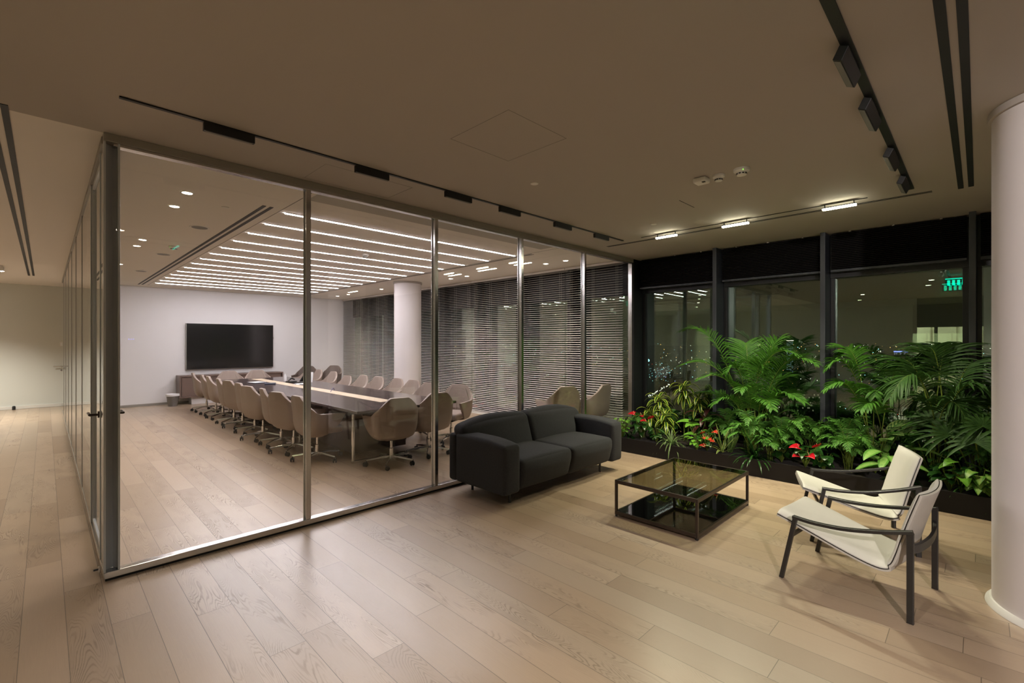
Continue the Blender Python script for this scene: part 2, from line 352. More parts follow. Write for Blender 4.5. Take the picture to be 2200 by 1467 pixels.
# front glass partition ------------------------------------------------
FD = 0.07      # frame depth
wf = empty('wall_front', (0, YF, 0)); struct(wf, 'glass front of the meeting room in polished metal frames')
MX = [1.62, 2.975, 4.31, 5.66]
def ybox(name, m, x0, x1, y0, y1, z0, z1, bevel=0): return box(name, m, x0, x1, y0 - YF, y1 - YF, z0, z1, wf, bevel)
ybox('base_seal', 'shadow_gap', XL + .01, 6.98, YF + .012, YF + .06, 0.001, 0.018)
ybox('bottom_rail', 'alu', XL, 7.0, YF, YF + FD, 0.018, 0.062, 0.004)
ybox('top_rail', 'chan', XL, 7.0, YF - 0.012, YF + FD + .012, 2.945, 2.999, 0.003)
ybox('top_bead', 'alu', XL + .05, 6.99, YF + 0.004, YF + FD - .004, 2.925, 2.944, 0.002)
ybox('end_post', 'alu', 6.965, 7.0, YF, YF + FD, 0.063, 2.924, 0.003)
for x in MX:
    b = MB(); b.box(x - .021, x + .021, 0, 0.012, .063, 2.924); b.box(x - .011, x + .011, 0.012, FD, .063, 2.924); b.box(x - .021, x + .021, FD - .012, FD, .063, 2.924)
    b.build('mullion', 'alu', wf, bevel=.002)
xs = [XL + .055] + MX + [6.983]
for a, b_ in zip(xs[:-1], xs[1:]): ybox('pane', 'glass', a + .012, b_ - .012, YF + .03, YF + .042, .055, 2.93)
# corner post with a bevelled inner face
b = MB(); w_ = .085
def prism(mb, pts, z0, z1):
    mb.ngon([(x, y, z0) for x, y in pts][::-1]); mb.ngon([(x, y, z1) for x, y in pts]); mb.quadgrid([[(x, y, z0) for x, y in pts], [(x, y, z1) for x, y in pts]], closed_u=True)
prism(b, [(XL, YF), (XL + .012, YF), (XL + .012, YF + w_), (XL, YF + w_)], 0.063, 2.944)
prism(b, [(XL + w_ - .012, YF), (XL + w_, YF), (XL + w_, YF + .03), (XL + w_ - .012, YF + .03)], 0.063, 2.944)
prism(b, [(XL + .012, YF + .05), (XL + .05, YF + .075), (XL + w_, YF + .03), (XL + w_, YF + w_), (XL + .012, YF + w_)], .063, 2.944)
cp = b.build('corner_post', 'satin', None, bevel=.002); struct(cp, 'polished metal corner post of the glass box'); cp.name = 'trim_1'
# corridor glass wall -----------------------------------------------------
wl = empty('wall_left', (XL, YF, 0)); struct(wl, 'double glazed corridor side of the meeting room')
def lbox(name, m, x0, x1, y0, y1, z0, z1, par=None, bevel=0): return box(name, m, x0 - XL, x1 - XL, y0 - YF, y1 - YF, z0, z1, par or wl, bevel)
LD = .085
lbox('base_seal', 'shadow_gap', XL + .012, XL + LD - .01, YF + .09, YW - .01, 0.001, .018)
lbox('bottom_rail', 'alu', XL, XL + LD, YF + .09, YW - .01, .018, .055, bevel=.003)
lbox('top_rail', 'chan', XL - .006, XL + LD + .006, YF + .09, YW - .01, 2.95, 2.999, bevel=.003)
LY = [4.44, 5.40, 6.78, 8.16, 9.54, 10.92, 12.30, 13.68]
for y in LY:
    if y < 5.5: lbox('mullion', 'satin', XL, XL + LD, y - .02, y + .02, .056, 2.949, bevel=.002)
    else:
        lbox('mullion', 'alu2', XL, XL + .02, y - .010, y + .010, .056, 2.949); lbox('mullion', 'alu2', XL + LD - .02, XL + LD, y - .010, y + .010, .056, 2.949)
ys = [YF + .09] + LY + [YW - .015]
for i, (a, b_) in enumerate(zip(ys[:-1], ys[1:])):
    if i == 1: continue
    lbox('pane', 'glass', XL + .004, XL + .012, a + .011, b_ - .011, .056, 2.949)
    lbox('pane', 'glass', XL + LD - .012, XL + LD - .004, a + .011, b_ - .011, .056, 2.949)
d1 = empty('door_1', (XL, YF, 0)); struct(d1, 'glass door in the corridor glass wall')
df = MB()
for y0, y1, z0, z1 in ((4.463, 4.50, .06, 2.945), (5.34, 5.377, .06, 2.945), (4.50, 5.34, .06, .10), (4.50, 5.34, 2.9, 2.945)): df.box(.012, LD - .012, y0 - YF, y1 - YF, z0, z1)
df.build('door_frame', 'satin', d1, bevel=.002)
lbox('pane', 'glass', XL + .02, XL + .03, 4.502, 5.338, .1, 2.9, d1); 
b = MB()
for s, x in ((-1, 0.0), (1, LD)):
    b.tube([(x + (.012 if s < 0 else -.012), .37, 1.08), (x + s * .05, .37, 1.08)], .009, 10); b.tube([(x + s * .05, .37, 1.08), (x + s * .052, .50, 1.08)], .009, 10)
    b.tube([(x + (.012 if s < 0 else -.012), .37, 1.08), (x + s * .008, .37, 1.08)], .024, 14)
b.build('door_handle', 'bronze', d1, smooth=40)
# columns ------------------------------------------------------------------
def column(cx, cy, r, label):
    t = thing('column', label, 'column', (cx, cy, 0))
    b = MB(); b.lathe([(r, .03), (r, 1.0), (r, 2.0), (r, 2.955)], n=96); b.build('shaft', 'white', t, smooth=50)
    b = MB(); b.lathe([(r + .030, 0.001), (r + .028, .012), (r + .010, .034), (r - .01, .036)], n=96, cap=False); b.build('base_ring', 'whitep', t, smooth=40)
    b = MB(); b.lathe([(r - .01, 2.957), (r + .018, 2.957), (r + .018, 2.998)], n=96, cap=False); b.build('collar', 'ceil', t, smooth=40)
    return t
column(4.165, -.40, .345, 'large round white column at the right edge, beside the cream armchairs')
column(6.0, 9.45, .31, 'slimmer round white column inside the meeting room, in front of the blinds')
# windows -------------------------------------------------------------------
FY = [4.10 + 1.36 * k for k in range(-4, 9)]
FY = [y for y in FY if y > -2.8]
wi = 0
for y0 in FY:
    y1 = min(y0 + 1.36, YW + .2)
    if y0 > YW: continue
    wi += 1; lounge = y0 < 4.0
    t = empty('window_%d' % wi, (7.0, y0, 0)); struct(t, 'tall dark framed window pane onto the night city')
    b = MB(); b.box(0.0, .40, 0.0, .055, 0, 2.999); b.build('mullion', 'fin' if lounge else 'fin2', t, bevel=.004)
    b = MB(); b.box(.30, .40, .056, .11, .1, 2.48); b.box(.30, .40, y1 - y0 - .045, y1 - y0 - .001, .1, 2.48); b.box(.28, .40, .056, y1 - y0 - .001, 2.44, 2.999); b.box(.30, .40, .056, y1 - y0 - .001, 0.001, .10)
    b.build('window_frame', 'fin2', t, bevel=.003)
    b = MB(); b.box(.345, .353, .11, y1 - y0 - .045, .1, 2.44); b.build('pane', 'wglass', t)
    b = MB(); b.box(.0, .008, -(y1 - y0) / 2 + .078, (y1 - y0) / 2 - .078, -1.17, 1.17); o = b.build('outer_pane', 'wglass', t)
    o.location = (.372, (y1 - y0) / 2 + .03, 1.27); o.rotation_euler = (0, R(.45), R(.25))
# lounge blinds, drawn up under the ceiling
for k, y0 in enumerate([y for y in FY if y < 4.0]):
    t = thing('raised_blind', '%s dark venetian blind drawn up under the ceiling above the planter' % ['partly hidden', 'right-hand', 'middle', 'left-hand'][k], 'window blind', (7.16, y0 + .70, 2.5), 0, 'raised dark blinds over the lounge windows')
    b = MB(); n = 20
    for i in range(n):
        z = .045 + i * .0225; b.box(-.024, .024, -.625, .625, z, z + .009, Matrix.Rotation(R(52), 4, 'Y') if 0 else None)
    b.build('slats', 'slatd', t)
    b = MB(); b.box(.026, .032, -.625, .625, .04, .498); b.build('backing', 'slatd', t)
    b = MB(); b.box(-.03, .03, -.628, .628, 0.0, .03); b.build('bottom_rail', 'fin', t, bevel=.004)
    for q in (-.42, 0, .42):
        b = MB(); b.tube([(-.0325, q, .02), (-.0325, q, .495)], .0016, 5); b.build('cord', 'slatd', t)
        b = MB(); b.box(-.04, -.02, q - .012, q + .012, .486, .498); b.build('cord_clip', 'chan', t)
# meeting room venetian blinds
edges = [4.26, 5.50, 8.22, 10.94, 13.66, 14.76]
names = ['nearest the glass front, narrow', 'second from the glass front', 'just in front of and beside the round column', 'beyond the round column', 'farthest, in the corner by the pale wall']
for k, (a, b_) in enumerate(zip(edges[:-1], edges[1:])):
    hl = (b_ - a) / 2 - .008
    t = thing('venetian_blind', 'lowered slatted blind in the meeting room, ' + names[k], 'window blind', (6.93, (a + b_) / 2, 0), 0, 'lowered blinds along the meeting room windows')
    b = MB(); n = 70
    T0 = Matrix.Rotation(R(12), 4, 'Y')
    rows = []
    for i in range(n):
        z = .075 + i * .0413
        rws = []
        for q in range(4):
            f = q / 3 - .5; x = f * .05; zz = z + x * math.tan(R(17)) + .0035 * (1 - 4 * f * f)
            rws.append([(x, -hl, zz), (x, hl, zz)])
        b.quadgrid(rws)
    b.build('slats', 'slat', t)
    b = MB(); m = max(3, int(hl * 2 / .45))
    for i in range(m):
        y = -hl + .12 + i * (2 * hl - .24) / (m - 1)
        for dx in (-.027, .027): b.tube([(dx, y, .05), (dx, y, 2.96)], .0022, 4)
    b.build('ladder_cord', 'cord', t)
    b = MB(); b.box(-.03, .03, -hl, hl, .03, .05); b.build('bottom_rail', 'slat', t)
    b = MB(); b.box(-.035, .035, -hl, hl, 2.955, 2.995); b.build('head_rail', 'slat', t)
struct(box('trim_2', 'whitep', 6.86, 6.99, 4.25, 14.78, 0.001, .022))
# ceiling slots, tracks, small ceiling fittings --------------------------------
def slot(name, lab, x0, x1, y0, y1, group=None, m='slot', d=.004):
    o = box(name, m, x0, x1, y0, y1, CEIL - d, CEIL - .0005); tag(o, lab, 'air vent' if 'vent' in name else 'ceiling panel', group); return o
slot('slot_vent', 'left of the two long black ceiling slots over the corridor', -.255, -.222, 4.05, 14.06, 'corridor ceiling slots')
slot('slot_vent', 'right of the two long black ceiling slots over the corridor, nearer the glass', -.188, -.155, 4.05, 14.02, 'corridor ceiling slots')
slot('slot_vent', 'left of the two wide black ceiling slots ending beside the round column', -1.5, 5.885, .097, .134, 'wide ceiling slots beside the column')
slot('slot_vent', 'right of the two wide black ceiling slots ending beside the round column', -1.5, 5.87, .031, .067, 'wide ceiling slots beside the column')
slot('slot_vent', 'thin ceiling slot over the planter, window side of the pair', 5.822, 5.834, .306, 3.835, 'thin ceiling slots over the planter')
slot('slot_vent', 'thin ceiling slot over the planter, room side of the pair', 5.785, 5.797, .306, 3.835, 'thin ceiling slots over the planter')
slot('slot_vent', 'left of the two black slots beside the light lines in the meeting room ceiling', 1.57, 1.605, 5.17, 14.3, 'meeting room slots left of the light lines')
slot('slot_vent', 'right of the two black slots beside the light lines in the meeting room ceiling', 1.64, 1.675, 5.17, 14.3, 'meeting room slots left of the light lines')
slot('slot_vent', 'thin black slot beyond the light lines, inner of the pair toward the blinds', 5.43, 5.445, 5.0, 14.3, 'meeting room slots right of the light lines')
slot('slot_vent', 'thin black slot beyond the light lines, outer of the pair toward the blinds', 5.48, 5.495, 5.0, 14.3, 'meeting room slots right of the light lines')
pnl = mat('inset_panel', (0.42, 0.40, 0.36), .8)
slot('ceiling_panel', 'long darker inset panel in the meeting room ceiling just inside the glass front', 1.82, 5.27, 4.29, 4.66, None, pnl, .003)
b = MB()   # hairline joints around removable ceiling panels
def frame(x0, x1, y0, y1, t=.0035):
    for q in ((x0, x1, y0, y0 + t), (x0, x1, y1 - t, y1), (x0, x0 + t, y0, y1), (x1 - t, x1, y0, y1)): b.box(*q, CEIL - .0015, CEIL - .0003)
frame(1.97, 2.53, 2.0, 2.57); o = b.build('access_hatch', 'chan'); tag(o, 'square access hatch outline in the ceiling above the sofa side', 'ceiling hatch')
b = MB(); frame(1.555, 2.35, 3.62, 4.05); o = b.build('access_hatch', 'chan'); tag(o, 'access hatch outline in the ceiling between track and glass front', 'ceiling hatch')
b = MB(); frame(1.765, 5.40, 4.25, 14.35, .006); o = b.build('trim_3', 'slot'); struct(o)
b = MB(); b.box(4.42, 4.76, 2.085, 2.091, CEIL - .002, CEIL - .0003); tag(b.build('ceiling_slit', 'slot'), 'short thin dark slit in the lounge ceiling', 'ceiling panel')
def sprinkler(x, y, lab, r=.035):
    b = MB(); b.lathe([(r * .7, CEIL - .008), (r, CEIL - .005), (r, CEIL - .0005)], x, y, 20); tag(b.build('sprinkler_cover', 'whitep', smooth=40), lab, 'sprinkler')
sprinkler(3.047, 2.768, 'small round sprinkler cover in the middle of the lounge ceiling'); sprinkler(5.084, 2.719, 'small round sprinkler cover near the lit strips over the planter')
sprinkler(1.319, 5.517, 'round sprinkler cover behind the glass, nearest one to the glass front'); sprinkler(1.32, 11.4, 'round sprinkler cover deep in the meeting room ceiling, left side')
# detectors
b = MB(); b.puff(.055, .055, .022, .015, (3.96, 1.674, CEIL - .0225), n=3); t = thing('motion_detector', 'boxy white detector, leftmost of the three on the lounge ceiling', 'detector', (3.96, 1.674, CEIL)); 
o = b.build('housing', 'whitep', None, smooth=50, weld=True); o.parent = t; o.matrix_parent_inverse = Matrix.Translation((-3.96, -1.674, -CEIL))
b = MB(); b.box(-.045, -.02, -.045, -.02, -.048, -.0445); b.build('sensor', 'black', t)
def detector(x, y, lab, r, led):
    t = thing('smoke_detector', lab, 'detector', (x, y, CEIL))
    b = MB(); b.lathe([(r * .45, -.052), (r * .6, -.050), (r * .66, -.04), (r * .62, -.032), (r * .95, -.02), (r, -.012), (r, -.0005)], n=28); b.build('housing', 'whitep', t, smooth=35)
    b = MB()
    for k in range(10): a = 2 * PI * k / 10; b.box(r * .60, r * .66, -.008, .008, -.046, -.036, Matrix.Rotation(a, 4, 'Z'))
    b.build('vent_slot', 'black', t)
    if led: b = MB(); b.cylx(0, 0, 0, .004, .004, 8, T=Matrix.Translation((-r * .86, -.03, -.024))); b.build('indicator_light', 'greend', t)
detector(3.985, 1.539, 'small vented smoke detector, middle one of the three on the lounge ceiling', .048, False)
detector(3.976, 1.355, 'white detector with a green light, rightmost of the three on the lounge ceiling', .062, True)
detector(1.325, 8.294, 'white detector on the meeting room ceiling, left of the light lines', .06, True)
detector(3.6, 6.9, 'white detector between the light lines of the meeting room ceiling', .055, False)
def speaker(x, y, lab):
    t = thing('ceiling_speaker', lab, 'speaker', (x, y, CEIL)); b = MB(); b.lathe([(.085, -.006), (.10, -.006), (.105, -.0005)], n=32); b.build('rim', 'whitep', t, smooth=40)
    b = MB(); b.lathe([(.084, -.0075), (.084, -.003)], n=32); b.build('grille', 'lens', t)
for y, l in ((6.70, 'nearest the glass front'), (9.147, 'second from the glass front'), (11.6, 'third from the glass front')): speaker(1.328, y, 'round flush speaker on the meeting room ceiling, ' + l)
# tracks with unlit black boxes
def track(lab, x0, x1, y, w=.028):
    t = thing('lighting_track', lab, 'lighting track', ((x0 + x1) / 2, y, CEIL)); h = (x1 - x0) / 2
    b = MB(); b.box(-h, h, -w / 2, w / 2, -.010, -.0005); b.build('rail', 'trackm', t)
    return t
track('long thin black lighting track in front of the glass front', .298, 5.61, 3.457, .024)
track('black lighting track over the armchairs, beside the wide ceiling slots', -.6, 5.571, .437, .045)
words = ['first', 'second', 'third', 'fourth', 'fifth', 'sixth', 'seventh', 'eighth', 'ninth', 'tenth']
def boxlight(x0, x1, y, lab, group, hh=.052, w=.034, tilt=0, yo=0):
    t = thing('track_light', lab, 'track light', ((x0 + x1) / 2, y, CEIL - .012), 0, group); h = (x1 - x0) / 2
    T = Matrix.Rotation(tilt, 4, 'X')
    b = MB(); b.box(-h, h, -w / 2, w / 2, -hh, 0 if not tilt else -.012, T); b.build('housing', 'trackm', t, bevel=.002)
    if tilt: b = MB(); b.box(-h * .5, h * .5, -.008, .008, -.02, 0); b.build('adapter', 'trackm', t)
    b = MB(); b.box(-h + .012, h - .012, -w / 2 + .006, w / 2 - .006, -hh - .003, -hh - .0005, T); b.build('diffuser', 'lens', t)
for i, (a, c) in enumerate(((.705, .998), (1.719, 2.01), (2.592, 2.9), (3.277, 3.574), (4.146, 4.455), (4.939, 5.25))):
    boxlight(a, c, 3.457, 'unlit black box light on the long track, %s from the left' % words[i], 'unlit lights on the long track')
for i, (a, c) in enumerate(((2.62, 2.95), (3.27, 3.66), (4.23, 4.62), (5.02, 5.38))):
    boxlight(a, c, .437, 'tilted unlit black light on the track over the armchairs, %s from the top' % words[i], 'unlit lights on the track over the armchairs', .075, .04, R(26))
# lit strips over the planter on their own thin rail
t = thing('lighting_track', 'hairline rail that carries the three lit strips over the planter', 'lighting track', (5.615, 1.97, CEIL))
b = MB(); b.box(-.006, .006, -1.21, 1.21, -.006, -.0005); b.build('rail', 'trackm', t)
for i, (a, c) in enumerate(((2.67, 2.95), (1.826, 2.117), (.841, 1.125))):
    t = thing('linear_lamp', 'glowing white linear lamp over the planter, %s from the left' % words[i], 'lamp', (5.585, (a + c) / 2, 2.94), 0, 'lit strips over the planter'); h = (c - a) / 2
    b = MB(); b.box(-.013, .013, -h + .003, h - .003, -.0045, -.0035); b.build('diffuser', 'lin', t)
    b = MB(); b.box(-.0165, .0165, -h + .002, h - .002, -.003, .012); b.build('side_glow', 'ling', t)
    al = bpy.data.lights.new('lamp', 'AREA'); al.shape = 'RECTANGLE'; al.size = .022; al.size_y = 2 * h - .012; al.energy = 27; al.color = LINC; al.spread = R(116)
    ao = bpy.data.objects.new('lamp', al); col.objects.link(ao); ao.parent = t; ao.location = (0, 0, -.0052)
    b = MB(); b.box(-.017, .017, -h, h, .0125, .020)
    for s in (-1, 1): b.box(-.004, .004, s * h * .85 - .004, s * h * .85 + .004, .02, .0535)
    b.build('bracket', 'trackm', t)
# LED lines of the meeting room
for i in range(14):
    y = 5.30 + .6425 * i; x1 = 5.36
    t = thing('led_line', 'long glowing light line in the meeting room ceiling, %s from the glass front' % (words + ['eleventh', 'twelfth', 'thirteenth', 'fourteenth'])[i], 'ceiling light', ((1.835 + x1) / 2, y, CEIL), 0, 'light lines in the meeting room ceiling')
    h = (x1 - 1.835) / 2
    b = MB(); b.box(-h, h, -.014, .014, -.009, -.0005); b.build('diffuser', 'led', t)
    b = MB(); b.box(-h - .004, h + .004, -.022, -.017, -.006, -.0005); b.box(-h - .004, h + .004, .017, .022, -.006, -.0005); b.build('profile', 'whitep', t)
def spot_lamp(t, loc, d, power, deg, c, rad=.03, blend=.9):
    l = bpy.data.lights.new('lamp', 'SPOT'); l.energy = power; l.color = c; l.spot_size = R(deg); l.spot_blend = blend; l.shadow_soft_size = rad
    o = bpy.data.objects.new('lamp', l); col.objects.link(o); o.parent = t; o.location = loc; o.rotation_euler = Vector(d).to_track_quat('-Z', 'Y').to_euler(); return o
def downlight(x, y, lab, r=.042, m='down', group='round downlights of the meeting room', power=85.0, deg=84, lc=WARM):
    t = thing('downlight', lab, 'downlight', (x, y, CEIL), 0, group)
    b = MB(); b.lathe([(r, -.003), (r, -.0005)], n=20); b.build('lens', m, t)
    b = MB(); b.lathe([(r + .001, -.005), (r + .014, -.004), (r + .014, -.0005)], n=24, cap=False); b.build('rim', 'whitep', t, smooth=40)
    spot_lamp(t, (0, 0, -.012), (0, 0, -1), power, deg, lc, r * .8)
for i, y in enumerate((5.24, 5.85, 8.06, 8.63, 10.85, 11.45)):
    downlight(.94, y, 'round lit downlight left of the light lines, %s from the glass front' % words[i])
for i, (x, y) in enumerate(((6.3, 5.0), (6.3, 5.45), (6.3, 7.65), (6.3, 8.2), (6.25, 11.1), (6.25, 13.0), (6.25, 13.7))):
    downlight(x, y, 'round lit downlight between light lines and blinds, %s from the glass front' % words[i])
for i, (a, c) in enumerate(((5.55, 5.95), (6.45, 6.95), (7.5, 7.9), (12.0, 12.5))):
    t = thing('recessed_strip', 'short lit recessed strip between light lines and blinds, %s from the glass front' % words[i], 'ceiling light', (6.02, (a + c) / 2, CEIL), 0, 'short lit strips near the blinds')
    b = MB(); b.box(-.02, .02, -(c - a) / 2, (c - a) / 2, -.004, -.0005); b.build('diffuser', 'linw', t)
# corridor spot
t = thing('spotlight', 'bright glowing spotlight at the far end of the corridor ceiling', 'spotlight', (-.56, 12.6, CEIL))
b = MB(); b.lathe([(.03, -.10), (.034, -.10), (.034, -.02), (.012, -.018), (.012, -.0005)], n=20); b.build('housing', 'whitep', t, smooth=35)
b = MB(); b.lathe([(.028, -.104), (.028, -.101)], n=16); b.build('lens', 'spotl', t)
PW = (240, 300, 850, 240, 60, 60, 500, 60, 380)  # added unseen lamps that brighten corridor, rear rooms and front floor
for i, (x, y) in enumerate(((-1.6, 7.0), (-1.6, 10.5), (-1.3, 14.3), (-3.4, 7.0), (-2.2, 2.4), (-2.6, -1.2), (-6.2, .2), (.9, -3.6), (.65, .75))):
    downlight(x, y, 'added round downlight outside the meeting room, %s of those out of view' % words[i], .05, 'down', 'added downlights outside the view', PW[i], 120, (1, .95, .84))
t = thing('spotlight', 'added unseen spotlight behind the camera aimed at the round column', 'spotlight', (-1.1, -1.9, CEIL))  # lamp added to brighten the near side of the column
b = MB(); b.tube([(0, 0, -.0005), (0, 0, -.06)], .012, 8); b.tube([(-.05, -.02, -.07), (.07, .03, -.10)], .04, 16); b.build('housing', 'whitep', t, smooth=35)
spot_lamp(t, (.085, .036, -.105), (5.2, 1.7, -1.7), 850, 50, (1, .9, .86), .06, .6)
# exit signs (mirrored in the windows)
t = thing('exit_sign', 'green glowing exit sign hanging from the lounge ceiling, seen mirrored in the window', 'exit sign', (1.3, .33, 2.86), 0)
b = MB(); b.box(-.006, .006, -.17, .17, -.10, .06); b.build('sign_panel', mat('sign_glass', (.02, .10, .08), .3), t, bevel=.003)
b = MB(); b.box(-.012, .012, -.17, .17, .061, .078); b.build('lit_edge', 'green', t)
b = MB()
for k in range(4): b.box(.0065, .009, -.13 + k * .075, -.085 + k * .075, -.07, .04)
b.build('pictogram', 'green', t)
b = MB()
for s in (-1, 1): b.tube([(0, s * .12, .078), (0, s * .12, .139)], .003, 6)
b.build('hanger', 'trackm', t)
# corridor end wall details
t = thing('door_lever', 'metal door lever on the corridor end wall beside the glass', 'door handle', (.285, YC, 1.0)); b = MB()
b.tube([(0, -.001, 0), (0, -.06, 0)], .012, 10); b.tube([(0, -.06, 0), (-.14, -.06, 0)], .010, 10); b.build('lever', 'chrome', t, smooth=40)
b = MB(); b.cylx(0, -.005, -.10, .022, .008, 16, axis='y'); b.build('escutcheon', 'chrome', t, smooth=40)
t = thing('light_switch', 'small white switch plate on the corridor end wall beside the glass', 'switch', (.295, YC, 1.557)); b = MB(); b.box(-.04, .04, -.012, -.001, -.06, .06); b.build('plate', 'whitep', t, bevel=.003)
b = MB(); b.box(-.025, .025, -.016, -.0125, -.04, .04); b.build('rocker', 'paper', t, bevel=.002)
t = thing('door_stop', 'small black door stop on the corridor floor by the end wall', 'door stop', (-.525, 16.2, 0)); b = MB(); b.lathe([(.03, .001), (.03, .07), (.02, .09)], n=16); b.build('stud', 'black', t, smooth=40)
t = thing('floor_latch', 'tiny metal latch at the foot of the corridor glass wall near the corner', 'latch', (XL - .012, YF + .16, .0)); b = MB(); b.box(-.006, .006, -.02, .02, .018, .055); b.build('body', 'chrome', t, bevel=.002); b = MB(); b.tube([(-.006, 0, .04), (-.03, 0, .04)], .006, 8); b.build('knob', 'black', t)
# ================================================================= MEETING TABLE
TX0, TX1, TY0, TY1, TZ = 2.71, 4.25, 5.40, 12.2, .75
t = thing('meeting_table', 'very long dark wood meeting table with a pale strip down its middle', 'table', ((TX0 + TX1) / 2, (TY0 + TY1) / 2, 0))
hx, hy = (TX1 - TX0) / 2, (TY1 - TY0) / 2
b = MB(); b.box(-hx, hx, -hy, hy, TZ - .035, TZ); b.build('tabletop', 'table', t, bevel=.003)
b = MB(); b.box(-.11, .11, -hy + .62, hy - .3, TZ + .0003, TZ + .003); b.build('inlay_strip', 'strip', t)
b = MB(); b.box(-hx + .2, hx - .2, -hy + .25, hy - .25, TZ - .10, TZ - .036); b.build('apron', 'table', t)
for y in (-hy + .45, -hy / 3, hy / 3, hy - .45):
    b = MB()
    for s in (-1, 1):
        b.tube([(s * .60, y, .03), (s * .60, y, TZ - .10)], .022, 12)
    b.box(-.62, .62, y - .025, y + .025, .0, .03); b.build('leg_frame', 'chrome', t, smooth=40)
b = MB(); b.box(-.42, .42, -hy + .8, hy - .8, .04, TZ - .10); b.build('pedestal', 'table', t)
# items on the table
def on_table(name, lab, cat, x, y, rz=0): return thing(name, lab, cat, (x, y, TZ + .0004 if abs(x - 3.48) > .11 else TZ + .0033), rz)
t = on_table('notebook', 'dark blue notebook lying on the meeting table near the left chairs', 'notebook', 3.15, 10.75, R(12)); b = MB(); b.box(-.12, .12, -.16, .16, 0, .012); b.build('cover', 'navy', t, bevel=.002)
b = MB(); b.box(-.115, .117, -.155, .155, .0125, .016); b.build('pages', 'paper', t)
t = on_table('notebook', 'second dark notebook on the meeting table, beside the pale strip', 'notebook', 3.24, 10.2, R(-20)); b = MB(); b.box(-.10, .10, -.13, .13, 0, .022); b.build('cover', 'navy', t, bevel=.002)
t = on_table('desk_phone', 'black conference desk phone on the meeting table by the pale strip', 'phone', 3.78, 9.95, R(-140)); b = MB(); b.box(-.11, .11, -.10, .10, 0, .03); b.build('base', 'black', t, bevel=.006)
b = MB(); b.box(-.10, .10, -.01, .01, -.09, .09, Matrix.Translation((0, .05, .12)) @ Matrix.Rotation(R(-35), 4, 'X')); b.build('display', 'screen', t, bevel=.004)
b = MB(); b.tube([(-.13, -.08, .045), (-.13, -.03, .055), (-.13, .04, .055), (-.13, .09, .045)], .018, 10); b.build('handset', 'black', t, smooth=50)
t = on_table('desk_phone', 'smaller dark phone on the meeting table left of the large phone', 'phone', 3.68, 10.28, R(20)); b = MB(); b.box(-.08, .08, -.08, .08, 0, .035); b.build('base', 'black', t, bevel=.006)
b = MB(); b.tube([(-.09, -.03, .05), (0, 0, .095), (.10, .03, .06)], .016, 8); b.build('handset', 'black', t, smooth=50)
t = on_table('paper_sheet', 'crumpled white paper lying in front of the phones on the meeting table', 'paper', 3.63, 9.72, .3); b = MB()
random.seed(4); rows = [[(x * .045 - .11, y * .04 - .08, .004 + random.random() * .018) for x in range(6)] for y in range(5)]; b.quadgrid(rows); b.build('sheet', 'paper', t, solid=.001)
t = on_table('paper_sheet', 'upright white paper card standing behind the phone on the meeting table', 'paper', 3.98, 10.1, R(-40)); b = MB(); b.box(-.07, .07, -.002, .002, 0, .22, Matrix.Rotation(R(-14), 4, 'X')); b.build('sheet', 'paper', t)
t = on_table('water_bottle', 'small clear white bottle standing on the meeting table left of the phones', 'bottle', 3.72, 10.75); b = MB(); b.lathe([(.028, 0), (.03, .01), (.03, .11), (.012, .145), (.012, .16)], n=16); b.build('body', 'paper', t, smooth=50); b = MB(); b.lathe([(.014, .1605), (.014, .18)], n=12); b.build('cap', 'whitep', t)
t = on_table('cable', 'thin dark blue cable arching over the pale strip of the meeting table', 'cable', 3.52, 7.9, R(45)); b = MB(); b.tube([(-.10, 0, .004), (-.06, 0, .035), (0, 0, .06), (.06, .01, .05), (.11, .015, .004)], .005, 8); b.build('wire', 'blue', t, smooth=50)
